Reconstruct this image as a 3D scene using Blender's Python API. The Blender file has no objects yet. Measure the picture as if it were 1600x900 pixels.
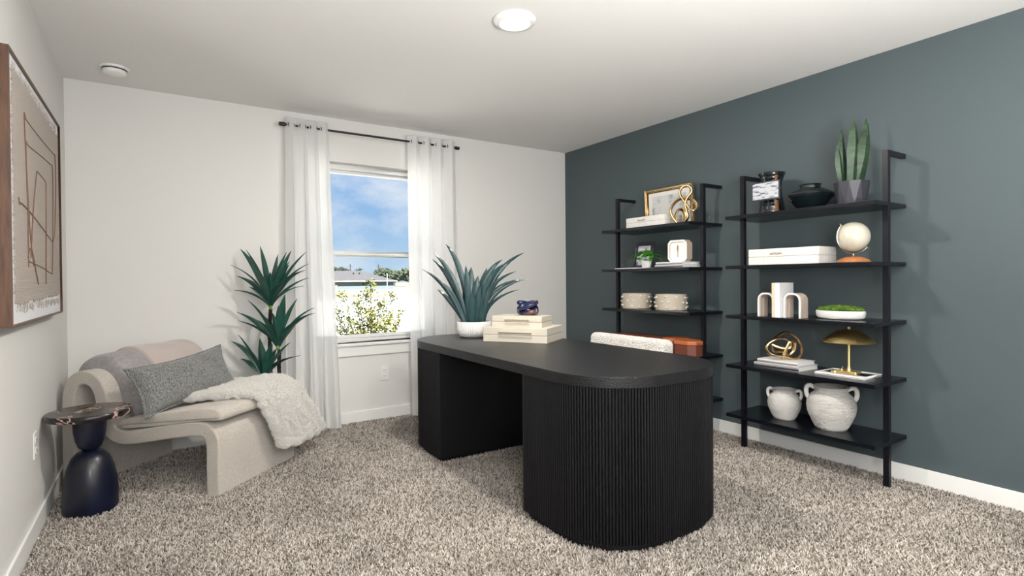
import bpy, bmesh, math, random
from mathutils import Vector, Matrix
R = math.radians
PI = math.pi
C = bpy.context.scene.collection
scn = bpy.context.scene

# ------------------------------------------------------------ camera
YAW, PITCH, ROLL = R(32.972), R(-0.478), R(-0.498)
cam_d = bpy.data.cameras.new('camera'); cam = bpy.data.objects.new('camera', cam_d); C.objects.link(cam)
fw = Vector((math.sin(YAW)*math.cos(PITCH), math.cos(YAW)*math.cos(PITCH), math.sin(PITCH)))
rt = Vector((math.cos(YAW), -math.sin(YAW), 0)); up = rt.cross(fw)
r2 = rt*math.cos(ROLL) + up*math.sin(ROLL); u2 = r2.cross(fw)
cam.matrix_world = Matrix(((r2.x, u2.x, -fw.x, 0), (r2.y, u2.y, -fw.y, 0), (r2.z, u2.z, -fw.z, 1.146), (0, 0, 0, 1)))
cam_d.sensor_fit = 'HORIZONTAL'; cam_d.sensor_width = 36; cam_d.lens = 852.56/1600*36
cam_d.shift_y = -6.3/1600
cam_d.clip_start = 0.03; cam_d.clip_end = 1500
scn.camera = cam

# ------------------------------------------------------------ world (sky)
w = bpy.data.worlds.new('sky'); scn.world = w; w.use_nodes = True
nt = w.node_tree; nt.nodes.clear()
def wn(t, **k):
    n = nt.nodes.new(t)
    for a, b in k.items(): setattr(n, a, b)
    return n
tc = wn('ShaderNodeTexCoord'); sp = wn('ShaderNodeSeparateXYZ'); nt.links.new(tc.outputs['Generated'], sp.inputs[0])
rp = wn('ShaderNodeValToRGB'); nt.links.new(sp.outputs['Z'], rp.inputs[0])
cr = rp.color_ramp; cr.elements[0].position = 0.0; cr.elements[0].color = (.58, .74, .90, 1)
cr.elements[1].position = 1.0; cr.elements[1].color = (.04, .13, .42, 1)
for p_, c_ in ((.05, (.44, .64, .88, 1)), (.2, (.20, .43, .82, 1)), (.45, (.11, .30, .72, 1))):
    e = cr.elements.new(p_); e.color = c_
mp = wn('ShaderNodeMapping'); mp.inputs['Scale'].default_value = (2.2, 2.2, 5.5); mp.inputs['Location'].default_value = (.30, .1, .35)
nt.links.new(tc.outputs['Generated'], mp.inputs[0])
nz = wn('ShaderNodeTexNoise'); nz.inputs['Scale'].default_value = 2.0; nz.inputs['Detail'].default_value = 7; nz.inputs['Roughness'].default_value = .55; nz.inputs['Distortion'].default_value = .4
nt.links.new(mp.outputs[0], nz.inputs[0])
r3 = wn('ShaderNodeValToRGB'); nt.links.new(nz.outputs[0], r3.inputs[0])
r3.color_ramp.elements[0].position = .43; r3.color_ramp.elements[0].color = (0, 0, 0, 1)
r3.color_ramp.elements[1].position = .66; r3.color_ramp.elements[1].color = (.9, .9, .9, 1)
mx = wn('ShaderNodeMix', data_type='RGBA'); nt.links.new(r3.outputs[0], mx.inputs['Factor'])
nt.links.new(rp.outputs[0], mx.inputs[6]); mx.inputs[7].default_value = (.86, .91, .97, 1)
bgn = wn('ShaderNodeBackground'); bgn.inputs[1].default_value = 1.0; nt.links.new(mx.outputs[2], bgn.inputs[0])
wo = wn('ShaderNodeOutputWorld'); nt.links.new(bgn.outputs[0], wo.inputs[0])

# ------------------------------------------------------------ sun, lamps, exposure
def lamp(name, kind, loc, power, color=(1, 1, 1), rot=(0, 0, 0), **k):
    l = bpy.data.lights.new(name, kind); l.energy = power; l.color = color
    for a, b in k.items(): setattr(l, a, b)
    o = bpy.data.objects.new(name, l); o.location = loc; o.rotation_euler = rot; C.objects.link(o); return o
lamp('sun', 'SUN', (0, -20, 30), 34.0, (1, .96, .9), (R(38), 0, R(14)), angle=R(.6))
# added soft fill lamp behind the camera, shining through the unseen rear opening
lamp('rear_fill', 'AREA', (1.3, -1.75, 1.35), 18, (.98, .99, 1), (R(88), 0, 0), shape='RECTANGLE', size=2.3, size_y=1.9)
# portal in the window opening (samples the real sky, adds no light of its own)
po = lamp('window_portal', 'AREA', (1.527, 4.56, 1.37), 1, (1, 1, 1), (R(-90), 0, 0), shape='RECTANGLE', size=1.1, size_y=1.48)
po.data.cycles.is_portal = True
# two added fill lamps out of view: one towards the shelves, one up at the ceiling
lamp('shelf_fill', 'AREA', (-.05, -.75, 1.45), 42, (.95, .97, 1), (R(86), 0, R(-50)), shape='DISK', size=.7)
lamp('ceiling_fill', 'AREA', (1.2, -.36, 1.05), 160, (1, .995, .985), (R(180), 0, 0), shape='DISK', size=.66)
DOWN_W = 42
vs = scn.view_settings; vs.view_transform = 'Standard'; vs.look = 'None'; vs.gamma = 1; vs.use_curve_mapping = False; vs.exposure = 0.0

# ------------------------------------------------------------ materials
MATS = {}
def mat(name, col, rough=.6, metal=0, bump=None, col2=None, nscale=8, sheen=0, spec=.5, coat=0, stretch=None, emit=None, wave=None, contrast=(.35, .65), trans=0):
    if name in MATS: return MATS[name]
    m = bpy.data.materials.new(name); m.use_nodes = True; t = m.node_tree; b = t.nodes['Principled BSDF']
    b.inputs['Base Color'].default_value = (*col, 1); b.inputs['Roughness'].default_value = rough; b.inputs['Metallic'].default_value = metal
    b.inputs['Specular IOR Level'].default_value = spec; b.inputs['Coat Weight'].default_value = coat
    if sheen: b.inputs['Sheen Weight'].default_value = sheen
    if emit: b.inputs['Emission Color'].default_value = (*emit[0], 1); b.inputs['Emission Strength'].default_value = emit[1]
    co = t.nodes.new('ShaderNodeTexCoord'); ma = t.nodes.new('ShaderNodeMapping'); t.links.new(co.outputs['Object'], ma.inputs[0])
    if stretch: ma.inputs['Scale'].default_value = stretch
    if col2:
        n = t.nodes.new('ShaderNodeTexNoise'); n.inputs['Scale'].default_value = nscale; n.inputs['Detail'].default_value = 6; n.inputs['Roughness'].default_value = .6
        t.links.new(ma.outputs[0], n.inputs[0])
        r = t.nodes.new('ShaderNodeValToRGB'); r.color_ramp.elements[0].position = contrast[0]; r.color_ramp.elements[1].position = contrast[1]
        r.color_ramp.elements[0].color = (*col, 1); r.color_ramp.elements[1].color = (*col2, 1)
        t.links.new(n.outputs[0], r.inputs[0]); t.links.new(r.outputs[0], b.inputs['Base Color'])
    if bump:
        kind, sc, st, dist = bump
        if kind == 'noise':
            n = t.nodes.new('ShaderNodeTexNoise'); n.inputs['Scale'].default_value = sc; n.inputs['Detail'].default_value = 4; out = n.outputs[0]
        elif kind == 'voronoi':
            n = t.nodes.new('ShaderNodeTexVoronoi'); n.inputs['Scale'].default_value = sc; out = n.outputs[0]
        else:
            n = t.nodes.new('ShaderNodeTexWave'); n.inputs['Scale'].default_value = sc; n.inputs['Distortion'].default_value = 2.5; n.inputs['Detail'].default_value = 2; n.bands_direction = kind; out = n.outputs[0]
        t.links.new(ma.outputs[0], n.inputs[0])
        bp = t.nodes.new('ShaderNodeBump'); bp.inputs['Strength'].default_value = st; bp.inputs['Distance'].default_value = dist
        t.links.new(out, bp.inputs['Height']); t.links.new(bp.outputs[0], b.inputs['Normal'])
    MATS[name] = m; return m

M_white = mat('wall paint', (.73, .72, .695), .85, bump=('noise', 160, .12, .002), spec=.2)
M_ceil = mat('ceiling paint', (.80, .79, .765), .9, bump=('noise', 55, .25, .003), spec=.15)
M_teal = mat('slate green paint', (.075, .098, .105), .55, bump=('noise', 120, .2, .002), spec=.35)
M_trim = mat('trim paint', (.82, .82, .80), .4)
M_vinyl = mat('window vinyl', (.82, .82, .80), .35)
M_carpetbase = mat('carpet backing', (.22, .19, .16), 1, col2=(.42, .37, .32), nscale=90, bump=('noise', 220, .6, .004))
M_black = mat('black stained oak', (.005, .005, .006), .34, col2=(.013, .013, .015), nscale=5, stretch=(30, 1.2, 30), bump=('noise', 5, .7, .004), spec=.38)
M_blackv = mat('black ribbed wood', (.006, .006, .0075), .42, spec=.28)
M_blackp = mat('black satin panel', (.006, .006, .007), .5, spec=.3)
M_shelf = mat('black shelf lacquer', (.004, .005, .008), .26, spec=.38)
M_post = mat('black powder coated steel', (.005, .0055, .009), .36, spec=.35)
M_rod = mat('dark bronze rod', (.035, .033, .032), .4, metal=.6)
M_boucle = mat('cream woven upholstery', (.60, .55, .49), .95, col2=(.46, .42, .37), nscale=70, bump=('noise', 190, .9, .004), stretch=(1, 3, 3), sheen=.3, spec=.1)
M_graycush = mat('grey woven upholstery', (.36, .34, .34), .95, col2=(.28, .265, .265), nscale=60, bump=('noise', 190, .9, .003), sheen=.3, spec=.1)
M_pinkthrow = mat('taupe blush blanket', (.50, .43, .40), .95, bump=('noise', 240, .6, .003), sheen=.4, spec=.1)
M_fur = mat('white faux fur', (.93, .91, .87), 1, col2=(.86, .83, .77), nscale=35, bump=('noise', 130, 1, .008), sheen=.6, spec=.05)
M_chairboucle = mat('white boucle', (.72, .69, .65), 1, bump=('voronoi', 130, 1, .006), sheen=.3, spec=.05)
M_navy = mat('dark navy glazed', (.0015, .002, .007), .36, col2=(.003, .006, .026), nscale=6, coat=.12)
M_gold = mat('brushed gold', (.72, .53, .29), .24, metal=1, bump=('noise', 40, .05, .001))
M_brass = mat('polished brass', (.80, .60, .26), .40, metal=1)
M_chromegold = mat('pale gold rod', (.70, .62, .48), .25, metal=1)
M_cream = mat('cream shagreen box', (.57, .525, .44), .5, bump=('voronoi', 300, .15, .001))
M_whitebox = mat('white croc box', (.74, .71, .67), .45)
M_ceramic = mat('white ceramic', (.80, .79, .77), .4)
M_jar = mat('rough white stoneware', (.64, .62, .59), .95, bump=('noise', 48, 1, .012), stretch=(1, 1, 4))
M_studbowl = mat('cream stoneware', (.52, .46, .38), .6, col2=(.46, .40, .32), nscale=10)
M_terra = mat('rust leather', (.16, .045, .028), .5)
M_terralid = mat('orange leather lid', (.50, .14, .045), .45)
M_wood = mat('orange wood', (.50, .20, .07), .4, col2=(.36, .13, .045), nscale=4, stretch=(2, 14, 14))
M_walnut = mat('walnut frame', (.055, .024, .013), .45, col2=(.13, .06, .03), nscale=4, stretch=(12, 12, 1.5))
M_moss = mat('green moss', (.045, .11, .008), 1, col2=(.14, .26, .02), nscale=40, bump=('noise', 160, 1, .01))
M_leafD = mat('dark blue green leaf', (.010, .050, .038), .4, col2=(.022, .095, .07), nscale=5, stretch=(6, 6, 1))
M_leafS = mat('bluish sword leaf', (.012, .038, .040), .25, col2=(.028, .070, .075), nscale=5, stretch=(6, 6, 1))
M_leafN = mat('snake plant leaf', (.008, .026, .013), .45, col2=(.035, .085, .03), nscale=7, stretch=(2, 2, 8))
M_leafI = mat('bright green leaf', (.03, .16, .012), .4, col2=(.07, .30, .025), nscale=20)
M_leafO = mat('yellow green leaf', (.012, .024, .006), .7, col2=(.055, .07, .010), nscale=6)
M_leafbase = mat('lime leaf base', (.16, .27, .03), .5)
M_trunk = mat('dark trunk', (.03, .02, .022), .9, bump=('Z', 30, 1, .006))
M_bark = mat('grey bark', (.035, .03, .028), .9)
M_soil = mat('soil', (.03, .02, .015), 1)
M_paper = mat('white paper', (.80, .79, .77), .6)
M_greycover = mat('grey book cloth', (.45, .44, .46), .7)
M_marble = mat('white marble', (.78, .77, .76), .3, col2=(.55, .53, .53), nscale=5, contrast=(.55, .75))
M_tanmarble = mat('tan veined marble', (.62, .52, .44), .35, col2=(.36, .27, .22), nscale=9, contrast=(.45, .75), stretch=(1, 1, .5))
M_clockwood = mat('whitewashed wood', (.50, .40, .31), .6)
M_blackglaze = mat('black glazed ceramic', (.006, .010, .012), .18, bump=('Z', 14, .35, .004), coat=.5)
M_copper = mat('copper glaze patch', (.30, .13, .05), .3, metal=.5)
M_charcoal = mat('charcoal faceted ceramic', (.035, .034, .046), .45)
M_glassk = mat('dark blue glazed knot', (.004, .010, .055), .15, col2=(.10, .04, .035), nscale=7, coat=.6, contrast=(.5, .62))
M_globe = mat('antique cream globe', (.62, .58, .48), .25, col2=(.46, .40, .32), nscale=6, contrast=(.45, .7))
M_dark = mat('dark rubber', (.02, .02, .02), .6)
M_photo = mat('monochrome photo print', (.50, .51, .54), .4, col2=(.10, .11, .14), nscale=16, contrast=(.50, .60), stretch=(1, 1, 4))
M_photoB = mat('monochrome portrait print', (.60, .61, .64), .4, col2=(.10, .11, .14), nscale=14, contrast=(.5, .62))
M_charframe = mat('charcoal frame', (.035, .035, .045), .5)

# sheer curtain
def sheer():
    m = bpy.data.materials.new('sheer white linen'); m.use_nodes = True; t = m.node_tree; t.nodes.clear()
    d = t.nodes.new('ShaderNodeBsdfDiffuse'); d.inputs[0].default_value = (.92, .92, .91, 1)
    tl = t.nodes.new('ShaderNodeBsdfTranslucent'); tl.inputs[0].default_value = (.93, .93, .92, 1)
    tr = t.nodes.new('ShaderNodeBsdfTransparent')
    a = t.nodes.new('ShaderNodeMixShader'); a.inputs[0].default_value = .42
    b = t.nodes.new('ShaderNodeMixShader'); b.inputs[0].default_value = .045
    o = t.nodes.new('ShaderNodeOutputMaterial'); L = t.links.new
    L(d.outputs[0], a.inputs[1]); L(tl.outputs[0], a.inputs[2]); L(a.outputs[0], b.inputs[1]); L(tr.outputs[0], b.inputs[2]); L(b.outputs[0], o.inputs[0])
    n = t.nodes.new('ShaderNodeTexNoise'); n.inputs['Scale'].default_value = 300; bp = t.nodes.new('ShaderNodeBump'); bp.inputs['Strength'].default_value = .15; bp.inputs['Distance'].default_value = .001
    L(n.outputs[0], bp.inputs['Height']); L(bp.outputs[0], d.inputs['Normal'])
    return m
M_sheer = sheer()
def glass():
    m = bpy.data.materials.new('window glass'); m.use_nodes = True; t = m.node_tree; t.nodes.clear()
    g = t.nodes.new('ShaderNodeBsdfGlossy'); g.inputs['Roughness'].default_value = .02
    tr = t.nodes.new('ShaderNodeBsdfTransparent'); tr.inputs[0].default_value = (.97, .98, .98, 1)
    fr = t.nodes.new('ShaderNodeFresnel'); fr.inputs[0].default_value = 1.2
    a = t.nodes.new('ShaderNodeMixShader'); o = t.nodes.new('ShaderNodeOutputMaterial')
    t.links.new(fr.outputs[0], a.inputs[0]); t.links.new(tr.outputs[0], a.inputs[1]); t.links.new(g.outputs[0], a.inputs[2]); t.links.new(a.outputs[0], o.inputs[0])
    return m
M_glass = glass()
# tweed pillow: woven herringbone of light and dark threads
def tweed():
    m = mat('grey green tweed', (.10, .115, .105), .95, spec=.1, sheen=.3); t = m.node_tree; b = t.nodes['Principled BSDF']
    co = t.nodes.new('ShaderNodeTexCoord'); L = t.links.new
    ma = t.nodes.new('ShaderNodeMapping'); ma.inputs['Rotation'].default_value = (0, 0, R(28)); L(co.outputs['Object'], ma.inputs[0])
    v = t.nodes.new('ShaderNodeTexNoise'); v.inputs['Scale'].default_value = 260; v.inputs['Detail'].default_value = 3
    ma2 = t.nodes.new('ShaderNodeMapping'); ma2.inputs['Scale'].default_value = (1, .35, 1); L(ma.outputs[0], ma2.inputs[0]); L(ma2.outputs[0], v.inputs[0])
    wv = t.nodes.new('ShaderNodeTexWave'); wv.inputs['Scale'].default_value = 60; wv.inputs['Distortion'].default_value = 5; L(ma.outputs[0], wv.inputs[0])
    mm = t.nodes.new('ShaderNodeMath'); mm.operation = 'MULTIPLY_ADD'; L(wv.outputs[1], mm.inputs[0]); mm.inputs[1].default_value = .22; L(v.outputs[0], mm.inputs[2])
    r = t.nodes.new('ShaderNodeValToRGB'); L(mm.outputs[0], r.inputs[0])
    r.color_ramp.elements[0].position = .40; r.color_ramp.elements[0].color = (.045, .052, .052, 1)
    r.color_ramp.elements[1].position = .85; r.color_ramp.elements[1].color = (.33, .33, .31, 1)
    L(r.outputs[0], b.inputs['Base Color'])
    bp = t.nodes.new('ShaderNodeBump'); bp.inputs['Strength'].default_value = .8; bp.inputs['Distance'].default_value = .004; L(v.outputs[0], bp.inputs['Height']); L(bp.outputs[0], b.inputs['Normal'])
    return m
M_tweed = tweed()
# black marble table top with pale pink veins
def blackmarble():
    m = mat('black marble with pink veins', (.012, .010, .011), .22, coat=.1, spec=.35); t = m.node_tree; b = t.nodes['Principled BSDF']; L = t.links.new
    co = t.nodes.new('ShaderNodeTexCoord'); n = t.nodes.new('ShaderNodeTexNoise'); n.inputs['Scale'].default_value = 4.0; n.inputs['Detail'].default_value = 5; n.inputs['Distortion'].default_value = 1.2
    L(co.outputs['Object'], n.inputs[0])
    s = t.nodes.new('ShaderNodeMath'); s.operation = 'SUBTRACT'; L(n.outputs[0], s.inputs[0]); s.inputs[1].default_value = .5
    a = t.nodes.new('ShaderNodeMath'); a.operation = 'ABSOLUTE'; L(s.outputs[0], a.inputs[0])
    r = t.nodes.new('ShaderNodeValToRGB'); L(a.outputs[0], r.inputs[0])
    r.color_ramp.elements[0].position = .0; r.color_ramp.elements[0].color = (.55, .36, .30, 1)
    r.color_ramp.elements[1].position = .014; r.color_ramp.elements[1].color = (.014, .011, .012, 1)
    e = r.color_ramp.elements.new(.12); e.color = (.012, .012, .013, 1)
    e = r.color_ramp.elements.new(.16); e.color = (.045, .028, .024, 1)
    L(r.outputs[0], b.inputs['Base Color']); return m
M_bmarble = blackmarble()
def burlap():
    m = mat('burlap weave', (.47, .38, .32), .95, spec=.1); t = m.node_tree; b = t.nodes['Principled BSDF']; L = t.links.new
    co = t.nodes.new('ShaderNodeTexCoord')
    ws = []
    for d in ('Y', 'Z'):
        wv = t.nodes.new('ShaderNodeTexWave'); wv.bands_direction = d; wv.inputs['Scale'].default_value = 55; wv.inputs['Distortion'].default_value = 3; wv.inputs['Detail'].default_value = 2; L(co.outputs['Object'], wv.inputs[0]); ws.append(wv)
    mm = t.nodes.new('ShaderNodeMath'); mm.operation = 'ADD'; L(ws[0].outputs[1], mm.inputs[0]); L(ws[1].outputs[1], mm.inputs[1])
    r = t.nodes.new('ShaderNodeValToRGB'); L(mm.outputs[0], r.inputs[0]); r.color_ramp.elements[0].position = .2; r.color_ramp.elements[1].position = .95
    r.color_ramp.elements[0].color = (.40, .345, .305, 1); r.color_ramp.elements[1].color = (.56, .50, .45, 1); L(r.outputs[0], b.inputs['Base Color'])
    bp = t.nodes.new('ShaderNodeBump'); bp.inputs['Strength'].default_value = .7; bp.inputs['Distance'].default_value = .003; L(mm.outputs[0], bp.inputs['Height']); L(bp.outputs[0], b.inputs['Normal'])
    return m
M_burlap = burlap()

# ------------------------------------------------------------ mesh helpers
class MB:
    def __init__(s): s.v = []; s.f = []
    def add(s, vs, fs, m=None):
        n = len(s.v); s.v += [tuple(m @ Vector(v)) if m else tuple(v) for v in vs]; s.f += [tuple(i+n for i in f) for f in fs]; return s
    def box(s, x0, x1, y0, y1, z0, z1, m=None):
        return s.add([(x0,y0,z0),(x1,y0,z0),(x1,y1,z0),(x0,y1,z0),(x0,y0,z1),(x1,y0,z1),(x1,y1,z1),(x0,y1,z1)],
                     [(0,3,2,1),(4,5,6,7),(0,1,5,4),(1,2,6,5),(2,3,7,6),(3,0,4,7)], m)
    def lathe(s, prof, seg=32, m=None, sx=1, sy=1, cap=True):
        vs = []; fs = []; n = len(prof)
        for r_, z_ in prof:
            for k in range(seg):
                a = 2*PI*k/seg; vs.append((r_*math.cos(a)*sx, r_*math.sin(a)*sy, z_))
        for i in range(n-1):
            for k in range(seg):
                k2 = (k+1) % seg; fs.append((i*seg+k, i*seg+k2, (i+1)*seg+k2, (i+1)*seg+k))
        if cap: fs.append(tuple(range(seg-1, -1, -1))); fs.append(tuple((n-1)*seg+k for k in range(seg)))
        return s.add(vs, fs, m)
    def tube(s, pts, rad, seg=10, closed=False, m=None, flat=1.0, upv=None):
        P = [Vector(p) for p in pts]; n = len(P); vs = []; fs = []
        T = []
        for i in range(n):
            a = P[(i-1) % n] if (closed or i > 0) else P[0]; b = P[(i+1) % n] if (closed or i < n-1) else P[-1]
            T.append((b-a).normalized())
        nrm = Vector(upv) if upv else (Vector((0, 0, 1)) if abs(T[0].z) < .9 else Vector((1, 0, 0)))
        for i in range(n):
            if upv: nrm = Vector(upv)
            nrm = (nrm - T[i]*nrm.dot(T[i])).normalized(); bn = T[i].cross(nrm)
            r_ = rad(i/(n-1)) if callable(rad) else rad
            for k in range(seg):
                a = 2*PI*k/seg; vs.append(P[i] + nrm*(math.cos(a)*r_*flat) + bn*(math.sin(a)*r_))
        for i in range(n if closed else n-1):
            j = (i+1) % n
            for k in range(seg):
                k2 = (k+1) % seg; fs.append((i*seg+k, i*seg+k2, j*seg+k2, j*seg+k))
        if not closed: fs.append(tuple(range(seg-1, -1, -1))); fs.append(tuple((n-1)*seg+k for k in range(seg)))
        return s.add(vs, fs, m)
    def prism(s, poly, h0, h1, axis='z', m=None):
        n = len(poly)
        def pt(p, h): return {'z': (p[0], p[1], h), 'x': (h, p[0], p[1]), 'y': (p[0], h, p[1])}[axis]
        vs = [pt(p, h0) for p in poly] + [pt(p, h1) for p in poly]
        fs = [tuple(range(n-1, -1, -1)), tuple(range(n, 2*n))] + [(i, (i+1) % n, n+(i+1) % n, n+i) for i in range(n)]
        return s.add(vs, fs, m)
    def sphere(s, c, r, seg=16, rings=10, sc=(1, 1, 1)):
        vs = []; fs = []
        for i in range(rings+1):
            a = PI*i/rings - PI/2
            for k in range(seg):
                b = 2*PI*k/seg; vs.append((c[0]+r*sc[0]*math.cos(a)*math.cos(b), c[1]+r*sc[1]*math.cos(a)*math.sin(b), c[2]+r*sc[2]*math.sin(a)))
        for i in range(rings):
            for k in range(seg):
                k2 = (k+1) % seg; fs.append((i*seg+k, i*seg+k2, (i+1)*seg+k2, (i+1)*seg+k))
        return s.add(vs, fs)
    def mesh(s, name, material, smooth=True, bev=0, bseg=2, sharp=40):
        me = bpy.data.meshes.new(name); bm = bmesh.new()
        V = [bm.verts.new(v) for v in s.v]
        for f in s.f:
            try: bm.faces.new([V[i] for i in f])
            except ValueError: pass
        bmesh.ops.remove_doubles(bm, verts=bm.verts, dist=1e-6)
        bmesh.ops.recalc_face_normals(bm, faces=bm.faces)
        if bev:
            es = [e for e in bm.edges if len(e.link_faces) == 2 and e.calc_face_angle(0) > R(sharp)]
            bmesh.ops.bevel(bm, geom=es, offset=bev, segments=bseg, profile=.5, affect='EDGES', clamp_overlap=True)
        for e in bm.edges:
            if len(e.link_faces) == 2 and e.calc_face_angle(0) > R(42): e.smooth = False
        for f in bm.faces: f.smooth = smooth
        bm.to_mesh(me); bm.free(); me.materials.append(material); return me
    def build(s, name, material, parent=None, loc=None, rot=None, **k):
        o = bpy.data.objects.new(name, s.mesh(name, material, **k)); C.objects.link(o)
        if k.get('bev') and k.get('smooth', True): o.modifiers.new('normals', 'WEIGHTED_NORMAL').keep_sharp = True
        if parent is not None: o.parent = parent
        if loc is not None: o.location = loc
        if rot is not None: o.rotation_euler = rot
        return o
def tag(o, label=None, cat=None, group=None, kind=None):
    if label: o['label'] = label
    if cat: o['category'] = cat
    if group: o['group'] = group
    if kind: o['kind'] = kind
    return o
def thing(name, loc, rz, label, cat, group=None):
    o = bpy.data.objects.new(name, None); C.objects.link(o); o.location = loc; o.rotation_euler = (0, 0, rz); o.empty_display_size = .1
    return tag(o, label, cat, group)
def inst(src, parent, loc=(0, 0, 0), rot=(0, 0, 0), scale=(1, 1, 1)):
    c = src.copy(); C.objects.link(c); c.parent = parent; c.location = loc; c.rotation_euler = rot; c.scale = scale; return c
def struct(o, lab=None): o['kind'] = 'structure'; return o
def smoothpath(pts, n=8, closed=False):
    P = [Vector(p) for p in pts]; out = []; N = len(P)
    rng = range(N) if closed else range(N-1)
    for i in rng:
        p0 = P[(i-1) % N] if (closed or i > 0) else P[i]; p1 = P[i]; p2 = P[(i+1) % N]; p3 = P[(i+2) % N] if (closed or i < N-2) else P[i+1]
        for k in range(n):
            t = k/n; out.append(.5*((2*p1)+(p2-p0)*t+(2*p0-5*p1+4*p2-p3)*t*t+(3*p1-p0-3*p2+p3)*t**3))
    if not closed: out.append(P[-1])
    return out
def bl(*x): return MB().box(*x)

# ------------------------------------------------------------ room shell
XL, XR, D, H = -.484, 3.53, 4.419, 2.44
YB = -1.3
FZ = -.012
WX0, WX1, WZ0, WZ1 = .985, 2.07, .640, 2.098
struct(bl(XL-.12, XR+.12, -3.2, D+.12, -.10, FZ).build('floor', M_carpetbase))
struct(bl(XL-.12, XR+.12, -3.2, D+.14, H, H+.12).build('ceiling', M_ceil))
struct(bl(XL-.12, XL, -3.2, D+.14, FZ, H).build('wall_left', M_white))
struct(bl(XR, XR+.12, -3.2, D+.14, FZ, H).build('wall_right', M_teal))
wb = MB()
wb.box(XL, WX0, D, D+.14, FZ, H); wb.box(WX1, XR, D, D+.14, FZ, H); wb.box(WX0, WX1, D, D+.14, FZ, WZ0); wb.box(WX0, WX1, D, D+.14, WZ1, H)
struct(wb.build('wall_back', M_white, smooth=False))
wf = MB()
wf.box(XL, .1, YB-.12, YB, FZ, H); wf.box(2.5, XR, YB-.12, YB, FZ, H); wf.box(.1, 2.5, YB-.12, YB, 2.2, H)
struct(wf.build('wall_front', M_white, smooth=False))
struct(bl(XL-.12, XR+.12, -3.3, -3.2, FZ, H).build('wall_hall', M_white))
def bboard(name, *a):
    return struct(bl(*a).build(name, M_trim, bev=.004))
bboard('baseboard_left', XL, XL+.013, YB, D, FZ, .083)
bboard('baseboard_back', XL+.013, XR-.013, D-.013, D, FZ, .083)
bboard('baseboard_right', XR-.013, XR, YB, D, FZ, .083)

# window
win = bpy.data.objects.new('window_1', None); C.objects.link(win); struct(win); win.location = (0, D, 0)
F = .045
fr = MB()
ya, yb = .075, .135
fr.box(WX0, WX0+F, ya, yb, WZ0, WZ1); fr.box(WX1-F, WX1, ya, yb, WZ0, WZ1)
fr.box(WX0+F, WX1-F, ya, yb, WZ1-F, WZ1); fr.box(WX0+F, WX1-F, ya, yb, WZ0, WZ0+.03)
fr.build('window_frame', M_vinyl, win, bev=.004)
def sash(name, z0, z1, y0, y1, b=.034):
    s = MB(); a0, a1 = WX0+F, WX1-F
    s.box(a0, a0+b, y0, y1, z0, z1); s.box(a1-b, a1, y0, y1, z0, z1); s.box(a0+b, a1-b, y0, y1, z1-b, z1); s.box(a0+b, a1-b, y0, y1, z0, z0+b)
    o = s.build(name, M_vinyl, win, bev=.003)
    bl(a0+b-.004, a1-b+.004, (y0+y1)/2-.002, (y0+y1)/2+.002, z0+b-.004, z1-b+.004).build('pane', M_glass, o)
sash('sash', 1.345, WZ1-F, .102, .130, .026)
sash('sash', WZ0+.03, 1.388, .078, .101, .030)
bl(WX0-.05, WX1+.05, -.035, .075, WZ0-.022, WZ0).build('sill', M_trim, win, bev=.004)
bl(WX0-.03, WX1+.03, -.016, 0, WZ0-.105, WZ0-.022).build('apron', M_trim, win, bev=.003)

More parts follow.
